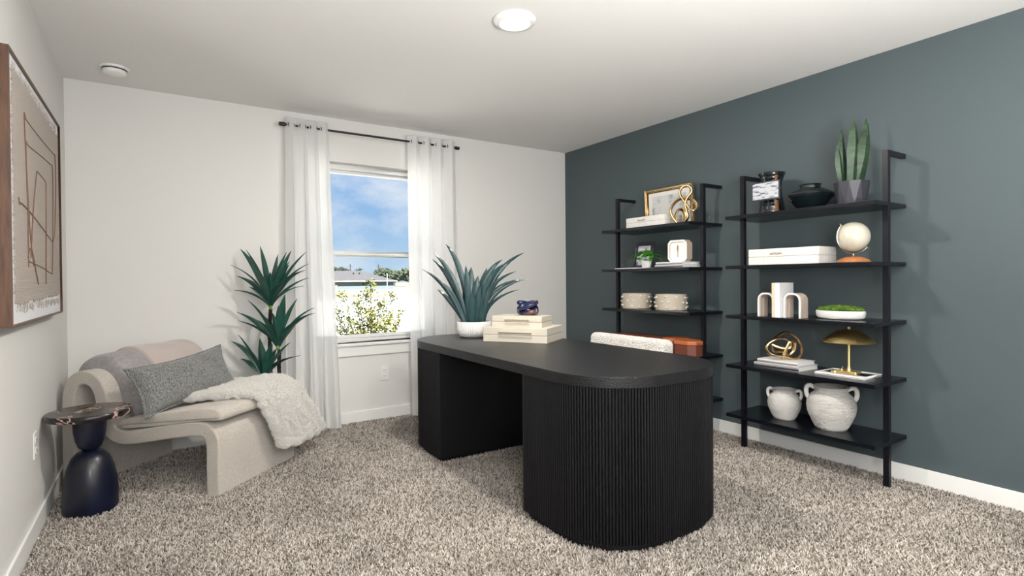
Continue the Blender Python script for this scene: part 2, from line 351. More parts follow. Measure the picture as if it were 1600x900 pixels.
# carpet pile: tufts scattered by geometry nodes over the floor
def carpet():
    me = MB().add([(XL+.02, .3, 0), (XR-.02, .3, 0), (XR-.02, D-.02, 0), (XL+.02, D-.02, 0)], [(0, 1, 2, 3)]).mesh('carpet_pile', M_carpetbase)
    o = bpy.data.objects.new('carpet_pile', me); C.objects.link(o); o.location = (0, 0, FZ+.001)
    tag(o, 'beige and taupe speckled cut pile carpet covering the floor', 'carpet', kind='stuff')
    m = bpy.data.materials.new('carpet yarn'); m.use_nodes = True; t = m.node_tree; b = t.nodes['Principled BSDF']
    oi = t.nodes.new('ShaderNodeObjectInfo'); r = t.nodes.new('ShaderNodeValToRGB'); t.links.new(oi.outputs['Random'], r.inputs[0])
    r.color_ramp.elements[0].color = (.10, .08, .065, 1); r.color_ramp.elements[1].color = (.72, .67, .61, 1)
    for p_, c_ in ((.25, (.26, .225, .195, 1)), (.55, (.46, .415, .37, 1)), (.8, (.60, .55, .495, 1))):
        e = r.color_ramp.elements.new(p_); e.color = c_
    ge = t.nodes.new('ShaderNodeNewGeometry'); n2 = t.nodes.new('ShaderNodeTexNoise'); n2.inputs['Scale'].default_value = 2.2; n2.inputs['Detail'].default_value = 3; t.links.new(ge.outputs['Position'], n2.inputs[0])
    r2_ = t.nodes.new('ShaderNodeValToRGB'); r2_.color_ramp.elements[0].position = .38; r2_.color_ramp.elements[0].color = (.80, .80, .80, 1); r2_.color_ramp.elements[1].position = .62; r2_.color_ramp.elements[1].color = (1, 1, 1, 1); t.links.new(n2.outputs[0], r2_.inputs[0])
    mm = t.nodes.new('ShaderNodeMix'); mm.data_type = 'RGBA'; mm.blend_type = 'MULTIPLY'; mm.inputs['Factor'].default_value = 1; t.links.new(r.outputs[0], mm.inputs[6]); t.links.new(r2_.outputs[0], mm.inputs[7])
    t.links.new(mm.outputs[2], b.inputs['Base Color']); b.inputs['Roughness'].default_value = 1; b.inputs['Specular IOR Level'].default_value = .1
    g = bpy.data.node_groups.new('pile', 'GeometryNodeTree')
    g.interface.new_socket('Geometry', in_out='INPUT', socket_type='NodeSocketGeometry'); g.interface.new_socket('Geometry', in_out='OUTPUT', socket_type='NodeSocketGeometry')
    N = g.nodes.new; L = g.links.new
    gi = N('NodeGroupInput'); go = N('NodeGroupOutput')
    dp = N('GeometryNodeDistributePointsOnFaces'); dp.inputs['Density'].default_value = 24000; L(gi.outputs[0], dp.inputs['Mesh'])
    cn = N('GeometryNodeMeshCone'); cn.inputs['Vertices'].default_value = 5; cn.inputs['Side Segments'].default_value = 1
    cn.inputs['Radius Top'].default_value = .0012; cn.inputs['Radius Bottom'].default_value = .0033; cn.inputs['Depth'].default_value = .015
    sm = N('GeometryNodeSetMaterial'); sm.inputs['Material'].default_value = m; L(cn.outputs[0], sm.inputs[0])
    ip = N('GeometryNodeInstanceOnPoints'); L(dp.outputs[0], ip.inputs['Points']); L(sm.outputs[0], ip.inputs['Instance'])
    rv = N('FunctionNodeRandomValue'); rv.data_type = 'FLOAT_VECTOR'; rv.inputs[0].default_value = (-.75, -.75, 0); rv.inputs[1].default_value = (.75, .75, 6.28)
    L(rv.outputs[0], ip.inputs['Rotation'])
    rs = N('FunctionNodeRandomValue'); rs.data_type = 'FLOAT'; rs.inputs[2].default_value = .65; rs.inputs[3].default_value = 1.15; L(rs.outputs[1], ip.inputs['Scale'])
    jn = N('GeometryNodeJoinGeometry'); L(gi.outputs[0], jn.inputs[0]); L(ip.outputs[0], jn.inputs[0]); L(jn.outputs[0], go.inputs[0])
    md = o.modifiers.new('pile', 'NODES'); md.node_group = g
carpet()
def fuzz(o, material, density, length, rad, tilt=.6, ball=False, seed=0):
    g = bpy.data.node_groups.new('fuzz', 'GeometryNodeTree')
    g.interface.new_socket('Geometry', in_out='INPUT', socket_type='NodeSocketGeometry'); g.interface.new_socket('Geometry', in_out='OUTPUT', socket_type='NodeSocketGeometry')
    N = g.nodes.new; L = g.links.new
    gi = N('NodeGroupInput'); go = N('NodeGroupOutput')
    dp = N('GeometryNodeDistributePointsOnFaces'); dp.inputs['Density'].default_value = density; dp.inputs['Seed'].default_value = seed; L(gi.outputs[0], dp.inputs['Mesh'])
    if ball:
        cn = N('GeometryNodeMeshIcoSphere'); cn.inputs['Radius'].default_value = rad; cn.inputs['Subdivisions'].default_value = 1
    else:
        cn = N('GeometryNodeMeshCone'); cn.inputs['Vertices'].default_value = 4; cn.inputs['Radius Top'].default_value = 0.0002; cn.inputs['Radius Bottom'].default_value = rad; cn.inputs['Depth'].default_value = length
    sm = N('GeometryNodeSetMaterial'); sm.inputs['Material'].default_value = material; L(cn.outputs[0], sm.inputs[0])
    ip = N('GeometryNodeInstanceOnPoints'); L(dp.outputs[0], ip.inputs['Points']); L(sm.outputs[0], ip.inputs['Instance'])
    rv = N('FunctionNodeRandomValue'); rv.data_type = 'FLOAT_VECTOR'; rv.inputs[0].default_value = (-tilt, -tilt, 0); rv.inputs[1].default_value = (tilt, tilt, 6.28)
    rr = N('FunctionNodeRotateEuler') if False else N('FunctionNodeRotateRotation'); L(dp.outputs['Rotation'], rr.inputs[0]); L(rv.outputs[0], rr.inputs[1]); rr.rotation_space = 'LOCAL'
    L(rr.outputs[0], ip.inputs['Rotation'])
    jn = N('GeometryNodeJoinGeometry'); L(gi.outputs[0], jn.inputs[0]); L(ip.outputs[0], jn.inputs[0]); L(jn.outputs[0], go.inputs[0])
    md = o.modifiers.new('fuzz', 'NODES'); md.node_group = g

# ------------------------------------------------------------ ceiling fittings
def downlight(x, y, lab, power):
    t = thing('ceiling_light', (x, y, H), 0, lab, 'ceiling light', 'recessed ceiling lights')
    MB().lathe([(.078, -.001), (.104, -.001), (.108, -.006), (.100, -.018), (.078, -.024), (.074, -.020), (.074, -.001)], 48, cap=False).build('trim', M_trim, t)
    MB().lathe([(.0, -.0005), (.0745, -.0005), (.0745, -.016), (.0, -.0225)], 40, cap=False).build('diffuser', mat('lit diffuser', (1, 1, 1), .5, emit=((1, .97, .92), 3.0)), t)
    l = lamp('lamp', 'AREA', (0, 0, -.032), power, (1, .95, .88), shape='DISK', size=.15); l.parent = t
downlight(1.505, 2.275, 'round white recessed ceiling light, lit, above the desk', DOWN_W)
downlight(1.505, -.35, 'round white recessed ceiling light, lit, added out of view behind the camera as fill', DOWN_W*.8)  # unseen second fitting, added to brighten the room from behind the camera
t = thing('smoke_detector', (-.205, 4.06, H), 0, 'round white smoke detector on the ceiling in the left corner', 'smoke detector')
MB().lathe([(.0, 0), (.077, 0), (.079, -.006), (.074, -.012), (.0, -.012)], 40, cap=False).build('mounting_plate', M_trim, t)
MB().lathe([(.0, -.012), (.058, -.012), (.062, -.020), (.060, -.034), (.046, -.044), (.0, -.047)], 40, cap=False).build('dome', M_trim, t)
MB().lathe([(.0595, -.0135), (.0635, -.0135), (.0635, -.0185), (.0595, -.0185)], 40, cap=False).build('vent', M_dark, t)

# outlets
def outlet(loc, rz, lab):
    t = thing('wall_outlet', loc, rz, lab, 'outlet', 'white wall outlets')
    bl(-.036, .036, -.006, 0, -.06, .06).build('cover_plate', M_trim, t, bev=.002)
    for k in (-1, 1):
        z = k*.024
        rec = MB().prism([(-.017, -.010+z), (-.010, -.015+z), (.010, -.015+z), (.017, -.010+z), (.017, .010+z), (.010, .015+z), (-.010, .015+z), (-.017, .010+z)], -.0085, -.006, 'y').build('receptacle', M_vinyl, t)
        s = MB(); s.box(-.0075, -.0055, -.0095, -.0084, z-.003, z+.006); s.box(.0055, .0075, -.0095, -.0084, z-.003, z+.005); s.box(-.002, .002, -.0095, -.0084, z-.010, z-.007)
        s.build('slot', M_dark, rec)
outlet((1.583, D, .372), 0, 'white double outlet on the wall under the window')
outlet((XL, 3.285, .405), R(90), 'white double outlet on the left wall behind the side table')

# ------------------------------------------------------------ curtains
def rod():
    t = thing('curtain_rod', (0, 4.33, 2.315), 0, 'dark bronze curtain rod with end caps above the window', 'curtain rod')
    my = Matrix.Rotation(R(90), 4, 'Y')
    MB().tube([(.80, 0, 0), (2.23, 0, 0)], .0085, 16).build('pole', M_rod, t)
    for x0, x1 in ((.765, .81), (2.22, 2.26)):
        MB().tube([(x0, 0, 0), (x0+.004, 0, 0), (x1-.004, 0, 0), (x1, 0, 0)], .0145, 20).build('finial', M_rod, t, bev=.002)
    for x in (.845, 2.19):
        b = MB(); b.tube([(x, 0, -.012), (x, .02, -.014), (x, .084, -.014)], .005, 8); b.box(x-.012, x+.012, .083, .089, -.04, .02)
        b.build('bracket', M_rod, t)
rod()
def curtain(lab, xs_top, xs_bot, nf, ztop=2.365, zbot=.0, phase=0, seed=1, sway=0):
    rnd = random.Random(seed)
    t = thing('curtain', ((xs_top[0]+xs_top[1])/2, 4.33, 0), 0, lab, 'curtain', 'sheer curtains at the window')
    cx = t.location.x; NU, NV = 110, 46; vs = []; fs = []
    ph = [rnd.uniform(-.4, .4) for _ in range(nf*2+2)]
    for j in range(NV+1):
        v = j/NV; z = ztop + (zbot-ztop)*v
        a = xs_top[0]+(xs_bot[0]-xs_top[0])*v**1.4; b = xs_top[1]+(xs_bot[1]-xs_top[1])*v**1.4
        for i in range(NU+1):
            u = i/NU; q = u*nf + phase
            s1 = math.sin(2*PI*q)
            amp = .036*(1-.25*v) 
            s1 = math.copysign(abs(s1)**.8, s1)
            y = amp*s1 - .021 + v*.012*math.sin(2*PI*(q*1.7)+seed+v*2) + .006*v*math.sin(2*PI*q*3.1+v*5)
            x = a+(b-a)*u + .010*math.sin(4*PI*q)*(1-v*.5) + .012*v*math.sin(2*PI*q*.9+3*v+seed)
            zz = z
            if j == NV: zz += .004*math.sin(q*9)
            vs.append((x-cx, y, zz))
    for j in range(NV):
        for i in range(NU): a = j*(NU+1)+i; fs.append((a, a+1, a+NU+2, a+NU+1))
    o = MB().add(vs, fs).build('fabric', M_sheer, t)
    # stitched hem band at the bottom and header at the top
    for j0, nm in ((NV-2, 'hem'),):
        hv = []; hf = []
        for j in (j0, NV):
            for i in range(NU+1): p = vs[j*(NU+1)+i]; hv.append((p[0], p[1]-.003, p[2]))
        for i in range(NU): hf.append((i, i+1, NU+2+i, NU+1+i))
        MB().add(hv, hf).build(nm, M_sheer, t)
    for k in range(2*nf):
        q = (k*.5 - (phase*2 % 1)*.5)
        u = q/nf
        if u < .02 or u > .99: continue
        x = xs_top[0]+(xs_top[1]-xs_top[0])*u-cx
        ring = [(x, .021*math.cos(a), 2.315+.021*math.sin(a)) for a in [2*PI*i/20 for i in range(20)]]
        MB().tube(ring, .0035, 8, closed=True).build('grommet', M_rod, t)
curtain('white sheer curtain panel on the left side of the window', (.80, 1.115), (.785, 1.20), 4, phase=.12, seed=3)
curtain('white sheer curtain panel on the right side of the window, behind the desk plant', (1.785, 2.235), (1.80, 2.26), 4, phase=.35, seed=8)

# ------------------------------------------------------------ desk
def rrect(x0, x1, y0, y1, r, n=14):
    P = []
    for cx, cy, a0 in ((x1-r, y0+r, -90), (x1-r, y1-r, 0), (x0+r, y1-r, 90), (x0+r, y0+r, 180)):
        for k in range(n+1): a = R(a0+90*k/n); P.append((cx+r*math.cos(a), cy+r*math.sin(a)))
    return P
DX, DY, DL, DW = 1.905, 2.65, 2.10, .86
dk = thing('writing_desk', (DX, DY, 0), 0, 'black oak desk with rounded ends and ribbed pedestals standing on the carpet', 'desk')
hw, hl = DW/2, DL/2
MB().prism(rrect(-hw-.008, hw+.008, -hl-.008, hl+.008, .325, 20), .688, .737).build('desktop', M_black, dk, bev=.003)
slat_m = None
def pedestal(sgn):
    global slat_m
    # outline: D shape, round towards the end of the desk, flat towards the knee space
    r = .318; yi = .47; ye = hl
    P = [(-hw+.004, yi)]
    a = []
    for k in range(15): t_ = R(180-90*k/14); a.append((-hw+r+(r)*math.cos(t_), ye-r+r*math.sin(t_)))
    b = [(-x, y) for x, y in reversed(a)]
    P = [(-hw, yi)] + a + b + [(hw, yi)]
    core = [((x)*(.985), (yi+.0 if abs(y-yi) < 1e-6 else y-.006)) for x, y in P]
    core = [(x, y*sgn) for x, y in core]
    if sgn < 0: core = core[::-1]
    ped = MB().prism(core, .032, .688).build('pedestal', M_blackp, dk)
    pl = [(x*.955, y*sgn if abs(y-yi) > 1e-6 else (y+.012)*sgn) for x, y in [(p[0], p[1]-.018 if p[1] > yi else p[1]) for p in P]]
    if sgn < 0: pl = pl[::-1]
    MB().prism(pl, FZ, .032).build('plinth', M_blackp, ped)
    MB().box(-hw-.002, hw+.002, yi*sgn-.009, yi*sgn+.009, .026, .687).build('inner_panel', M_blackp, ped, bev=.002)
    # slats along the outline
    seg = []; tot = 0
    for i in range(len(P)-1):
        L_ = math.dist(P[i], P[i+1]); seg.append((tot, L_, P[i], P[i+1])); tot += L_
    n = int(tot/.0135); 
    if slat_m is None:
        q = [(-.0054, -.004), (-.0054, .0015), (-.0036, .0052), (0, .0066), (.0036, .0052), (.0054, .0015), (.0054, -.004)]
        slat_m = MB().prism(q, .030, .687).mesh('slat', M_blackv)
    for i in range(n):
        d = (i+.5)*tot/n
        for s0, L_, p, p2 in seg:
            if s0 <= d <= s0+L_:
                f = (d-s0)/L_; x = p[0]+(p2[0]-p[0])*f; y = p[1]+(p2[1]-p[1])*f; tx, ty = (p2[0]-p[0])/L_, (p2[1]-p[1])/L_; break
        nx, ny = -ty, tx
        ang = math.atan2(ny, nx)-PI/2
        if sgn < 0: y = -y; ny = -ny; ang = math.atan2(ny, nx)-PI/2
        o = bpy.data.objects.new('slat', slat_m); C.objects.link(o); o.parent = ped; o.location = (x, y, 0); o.rotation_euler = (0, 0, ang)
pedestal(-1); pedestal(1)

# ------------------------------------------------------------ things on the desk
DZ = .737
def leaf_mb(base, tip, width, bend, fold=.25, n=9, thick=.0012, side=None, wprof=None, twist=0):
    b = Vector(base); t_ = Vector(tip); c = (b+t_)/2 + Vector(bend)
    m = MB(); vs = []; fs = []
    if side is None: side = Vector((.839, -.544, 0))
    for i in range(n+1):
        s = i/n; p = b*(1-s)**2 + c*2*s*(1-s) + t_*s*s; tg = ((c-b)*(1-s) + (t_-c)*s).normalized()
        sd = Vector(side); sd = (sd - tg*sd.dot(tg))
        if sd.length < .05: sd = Vector((0, 0, 1)) - tg*tg.z
        sd.normalize(); sd = Matrix.Rotation(twist*s, 3, tg) @ sd; nn = tg.cross(sd).normalized()
        wd = width*.5*(wprof(s) if wprof else (max(.02, (math.sin(PI*min(1, .12+s*.88))**.75)) if s > .5 else .45+.55*math.sin(PI*s)))
        if i == n: wd = .0008
        vs += [p-sd*wd, p-nn*(wd*fold+thick), p+sd*wd, p-nn*(wd*fold)+nn*thick]
    for i in range(n):
        for k in range(4): k2 = (k+1) % 4; fs.append((4*i+k, 4*i+k2, 4*i+4+k2, 4*i+4+k))
    fs += [(3, 2, 1, 0), (4*n, 4*n+1, 4*n+2, 4*n+3)]
    return m.add(vs, fs)
Rv = Vector((.839, -.544, 0)); Fv = Vector((.544, .839, 0))
def plant_leaves(t, base_c, leaves, mpp, pxc, pyc, material, name='leaf', seed=0, basecol=None):
    """leaves: (tip_right, tip_up, forward, base_right, base_up, width, bend_right, bend_up) in metres in the plant's own frame"""
    for L_ in leaves:
        tr, tu, tf, br, bu, wd, kr, ku = L_
        b = Rv*br + Vector((0, 0, bu)) + Fv*(tf*.12); tp = Rv*tr + Fv*tf + Vector((0, 0, tu)); bend = Rv*kr + Vector((0, 0, ku)) - Fv*tf*.1
        # the broad side of a leaf faces away from the stem
        ax = (tp-b); side = ax.cross(Vector((0, 0, 1)))
        if side.length < .3*ax.length: side = Rv.copy()
        side = (side.normalized() + Rv*.9).normalized() if side.dot(Rv) >= 0 else (-side.normalized() + Rv*.9).normalized()
        leaf_mb(b, tp, wd, bend, side=side).build(name, material, t)

k = .00393
# desk plant; base of the leaf cluster at pixel (748,497)
t = thing('potted_plant', (1.902, 3.440, DZ), 0, 'dark green sword-leaf plant in a ribbed white bowl on the desk', 'plant')
MB().lathe([(.0, .004), (.085, .004), (.094, .008), (.114, .032), (.120, .060), (.119, .112), (.113, .112), (.112, .095), (.0, .095)], 64, cap=False).build('bowl', M_ceramic, t)
MB().lathe([(.0, 0), (.066, 0), (.068, .005), (.0, .005)], 40, cap=False).build('foot', M_ceramic, t)
rib = MB()
for i in range(56):
    a = 2*PI*i/56; ca, sa = math.cos(a), math.sin(a)
    rib.tube([(r_*ca, r_*sa, z_) for r_, z_ in ((.093, .008), (.107, .020), (.1155, .034), (.121, .060), (.1195, .110))], .0036, 6)
rib.build('fluting', M_ceramic, t)['kind'] = 'stuff'
MB().lathe([(.0, .098), (.111, .098), (.111, .09), (.0, .09)], 32, cap=False).build('soil', M_soil, t)
raw = [(661,408,728,-.05,-9,8,.020),(676,393,731,.02,-6,10,.026),(680,384,735,-.03,-4,10,.030),(698,370,738,.05,3,12,.034),(680,419,728,-.08,-8,4,.020),(684,443,727,.03,-9,0,.026),
       (697,434,730,-.06,-8,6,.028),(753,426,748,-.02,0,0,.050),(741,412,740,.04,-2,3,.058),(793,396,757,.06,-10,12,.034),(795,404,762,-.04,-10,8,.030),(830,382,762,.03,-8,10,.028),
       (816,414,764,-.06,-14,8,.022),(838,425,765,.05,-18,14,.024),(797,423,768,-.03,-6,6,.026),(822,429,770,-.08,-10,2,.014),(820,443,771,.02,-14,-1,.016),(772,440,766,-.05,2,0,.036),
       (733,409,736,-.05,2,6,.034),(757,440,752,-.07,1,0,.034),(745,455,743,-.09,0,0,.044),(727,430,735,.07,0,0,.04),(767,412,755,.08,0,0,.05)]
for (x, y, bx, tf, kr, ku, wd) in raw:
    tr, tu = (x-745)*k*1.10, (497-y)*k*1.13; br = max(-.085, min(.085, (bx-748)*k*.85))
    b = Rv*br + Fv*(tf*.5) + Vector((0, 0, .095)); tp = Rv*tr + Fv*tf + Vector((0, 0, .125+tu))
    bend = Rv*(kr*k*1.2) + Vector((0, 0, ku*k*1.2))
    bend = bend + Rv*(-(tr-br)*.22) + Vector((0, 0, tu*.10))
    out_ = abs(x-745)/90; tp = tp - Vector((0, 0, .035*out_)); bend = bend + Vector((0, 0, .05*out_))
    leaf_mb(b, tp, wd*1.35, bend, side=Rv, fold=.3, n=10, wprof=lambda s: (.62+.75*s if s < .45 else (.62+.34)*math.cos((s-.45)/.55*PI/2)**.8+.02)).build('leaf', M_leafS, t)

ang = math.atan2(2.771-3.143, 2.059-1.807)
def dbox(loc, L_, W_, h, lab, hw_):
    t = thing('storage_box', loc, ang, lab, 'box', 'cream boxes on the desk')
    seam = h*.5
    bl(0, L_, 0, W_, 0, seam-.0012).build('box_body', M_cream, t, bev=.003)
    bl(.0006, L_-.0006, .0006, W_-.0006, seam-.0012, seam+.0012).build('seam', mat('box seam', (.34, .31, .25), .7), t)
    bl(0, L_, 0, W_, seam+.0012, h).build('lid', M_cream, t, bev=.003)
    hd = MB(); c = L_*.52; zz = seam+h*.16
    hd.tube([(c-hw_, -.014, zz), (c+hw_, -.014, zz)], .0042, 10); hd.box(c-hw_+.004, c-hw_+.010, -.014, .001, zz-.003, zz+.003); hd.box(c+hw_-.010, c+hw_-.004, -.014, .001, zz-.003, zz+.003)
    tag(hd.build('handle', M_chromegold, t), 'slim gold bar handle')
    return t
dbox((1.807, 3.143, DZ), .449, .33, .095, 'cream storage box with gold handle, larger lower one on the desk', .115)
dbox((1.868, 3.128, DZ+.095), .352, .20, .072, 'smaller cream storage box with gold handle, stacked on the larger one', .085)
# knot of glazed loops
def knot_pts(s, n=90):
    out = []
    for i in range(n):
        a = 2*PI*i/n
        out.append(Vector((math.cos(3*a+.7)*s*2.9, math.cos(5*a+.3)*s*1.6, math.cos(2*a+.2)*s*1.75)))
    return out
P = knot_pts(.0200); zmin = min(p.z for p in P)
o = MB().tube([(p.x, p.y, p.z-zmin+.0165) for p in P], .0165, 14, closed=True).build('knot_ornament', M_glassk, None, (2.09, 3.03, DZ+.167), (0, 0, R(-33)))
tag(o, 'small dark blue glazed knot ornament on top of the cream boxes', 'ornament')

# ------------------------------------------------------------ desk chair behind the desk
t = thing('desk_chair', (2.565, 2.66, 0), 0, 'white boucle desk chair tucked behind the desk, only its backrest showing', 'chair')
bk = MB().prism(rrect(-.345, .345, .42, .757, .035, 6), -.05, .05, 'x')
fuzz(bk.build('backrest', M_chairboucle, t, loc=(.06, 0, 0), rot=(0, R(3), 0), bev=.03, bseg=4), M_chairboucle, 22000, 0, .0042, ball=True)
MB().prism(rrect(-.27, .03, -.27, .27, .07, 6), .37, .47).build('seat', M_chairboucle, t, bev=.025, bseg=3)
for sx in (-.22, .0):
    for sy in (-.22, .22): MB().tube([(sx, sy, FZ), (sx*.95, sy*.95, .38)], lambda s: .012+.008*s, 12).build('leg', M_dark, t)

# ------------------------------------------------------------ lounge chair
BA = R(44.3)
def shear(m):
    m.v = [(x-.0998*y, y, z) for x, y, z in m.v]; return m
bench = thing('lounge_chair', (.264, 3.316, 0), BA, 'cream woven lounge chair with looped frame in the left corner', 'chair')
def ribbon(path, th):
    P = smoothpath([(0, a, b) for a, b in path], 6); n = len(P); A_ = []; B_ = []
    for i in range(n):
        tg = (P[min(i+1, n-1)]-P[max(i-1, 0)]).normalized(); nn = Vector((0, -tg.z, tg.y))
        h = th(i/(n-1)) if callable(th) else th
        A_.append(P[i]+nn*h/2); B_.append(P[i]-nn*h/2)
    return [(p.y, p.z) for p in A_] + [(p.y, p.z) for p in reversed(B_)]
BW = .668
fp = [(.040, FZ), (.040, .15), (.040, .27), (.058, .325), (.11, .350), (.22, .342), (.36, .320), (.48, .300), (.575, .292), (.640, .318), (.675, .385), (.692, .47), (.715, .555), (.755, .605), (.812, .620), (.868, .595), (.897, .535), (.905, .44), (.907, .20), (.907, FZ)]
shear(MB().prism(ribbon(fp, .078), 0, BW, 'x')).build('frame', M_boucle, bench, bev=.012, bseg=3, sharp=55)
def slab(outline, x0, x1, name, material, bev=.02, sub=14, amp=0):
    """rounded slab extruded across the chair"""
    P = smoothpath([(0, a, b) for a, b in outline], 6, closed=True); n = len(P); cy = sum(p.y for p in P)/n; cz = sum(p.z for p in P)/n
    vs = []; fs = []; xs = []
    ins = [(0, bev), (.3*bev, .3*bev), (bev, 0)]
    for dx, sh in ins: xs.append((x0+dx, sh))
    for i in range(1, sub): xs.append((x0+bev+(x1-x0-2*bev)*i/sub, 0))
    for dx, sh in reversed(ins): xs.append((x1-dx, sh))
    for xi, sh in xs:
        for i, p in enumerate(P):
            a = P[i-1]; b = P[(i+1) % n]; tg = (b-a); tg.normalize(); nn = Vector((0, -tg.z, tg.y))
            # inward direction
            q = Vector((0, p.y, p.z)); inn = Vector((0, cy-p.y, cz-p.z))
            if nn.dot(inn) < 0: nn = -nn
            w_ = 0
            if amp: w_ = amp*math.sin(xi*21+p.z*17)*math.sin(p.y*23+xi*9)
            q = q + nn*(sh+w_); vs.append((xi, q.y, q.z))
    m = len(xs)
    for j in range(m-1):
        for i in range(n): i2 = (i+1) % n; fs.append((j*n+i, j*n+i2, (j+1)*n+i2, (j+1)*n+i))
    fs += [tuple(range(n)), tuple((m-1)*n+i for i in reversed(range(n)))]
    return shear(MB().add(vs, fs))
slab([(-.012, .402), (-.018, .430), (.000, .456), (.05, .466), (.15, .460), (.30, .440), (.44, .417), (.55, .398), (.590, .375), (.588, .352), (.55, .341), (.40, .354), (.22, .378), (.08, .393), (.02, .396)], -.004, BW+.004, 'seat_cushion', M_boucle, bev=.018).build('seat_cushion', M_boucle, bench)
def drape(inner_off, th, path):
    n = len(path); P = smoothpath([(0, a, b) for a, b in path], 5); N_ = len(P); A_, B_ = [], []
    for i in range(N_):
        tg = (P[min(i+1, N_-1)]-P[max(i-1, 0)]).normalized(); nn = Vector((0, -tg.z, tg.y)); s = i/(N_-1)
        h = th*min(1, math.sqrt(max(.02, 1-(abs(2*s-1))**5)))
        A_.append(P[i]+nn*(inner_off)); B_.append(P[i]+nn*(inner_off+h))
    return [(p.y, p.z) for p in A_] + [(p.y, p.z) for p in reversed(B_)]
bp_ = [(.575, .400), (.600, .425), (.625, .47), (.648, .53), (.675, .59), (.715, .645), (.765, .672), (.815, .678), (.870, .660), (.915, .62), (.940, .56)]
slab([(.530, .425), (.555, .385), (.600, .375), (.640, .43), (.656, .50), (.680, .575), (.735, .640), (.812, .662), (.880, .640), (.925, .590), (.955, .60), (.935, .665), (.880, .718), (.800, .738), (.715, .722), (.640, .660), (.585, .575), (.548, .495)], .085, BW-.01, 'back_cushion', M_graycush, bev=.035, amp=.004).build('back_cushion', M_graycush, bench)
# blush blanket folded over the backrest
o = slab([(.570, .500), (.578, .49), (.600, .575), (.650, .655), (.715, .712), (.800, .732), (.880, .712), (.925, .665), (.938, .60), (.955, .605), (.945, .680), (.885, .738), (.800, .762), (.700, .742), (.625, .678), (.575, .59)], .27, BW+.005, 'b', M_pinkthrow, bev=.014, amp=.004).build('folded_blanket', M_pinkthrow, None, (.264, 3.316, 0), (0, 0, BA))
tag(o, 'taupe blush blanket folded over the far half of the lounge chair back', 'blanket')

# lumbar pillow
def pillow():
    W_, H_, T_ = .60, .285, .082; n1, n2 = 36, 20; vs = []; fs = []
    def pt(u, v, side):
        a = abs(u)**2.6; b = abs(v)**2.6
        th = T_*math.sqrt(max(0, (1-a)))**.9*math.sqrt(max(0, 1-b))**.9
        th += .006*math.sin(u*9+v*4)*(1-a)*(1-b)
        x = u*W_/2*(1-.10*(1-v*v)*abs(u)); y = v*H_/2*(1-.15*(1-u*u)*abs(v))
        return (x, y, side*th)
    for side in (1, -1):
        o_ = len(vs)
        for j in range(n2+1):
            for i in range(n1+1): vs.append(pt(-1+2*i/n1, -1+2*j/n2, side))
        for j in range(n2):
            for i in range(n1):
                a = o_+j*(n1+1)+i; f = (a, a+1, a+n1+2, a+n1+1); fs.append(f if side > 0 else f[::-1])
    me = MB().add(vs, fs)
    e1 = Vector((.54, -.085, .06)).normalized(); e2 = Vector((-.02, .12, .245)); e2 = (e2-e1*e2.dot(e1)).normalized(); e3 = e1.cross(e2)
    Mloc = Matrix(((e1.x, e2.x, e3.x, 0), (e1.y, e2.y, e3.y, 0), (e1.z, e2.z, e3.z, 0), (0, 0, 0, 1)))
    c = Vector((.205, .400, .578))
    MW = Matrix.Translation((.264, 3.316, 0)) @ Matrix.Rotation(BA, 4, 'Z') @ Matrix.Translation(c) @ Mloc
    t = thing('lumbar_pillow', (0, 0, 0), 0, 'grey green tweed lumbar pillow leaning on the lounge chair', 'pillow'); t.matrix_world = MW
    me.build('cushion', M_tweed, t)
    rim = []
    for i in range(60):
        q = i/60*4; s_ = q % 1*2-1
        u, v = ((s_, -1), (1, s_), (-s_, 1), (-1, -s_))[int(q)]
        p = Vector(pt(u, v, 1)); p.z = .004*math.sin(i*2.1); rim.append(p*1.01)
    MB().tube(rim, .006, 7, closed=True).build('piping', M_tweed, t)
pillow()

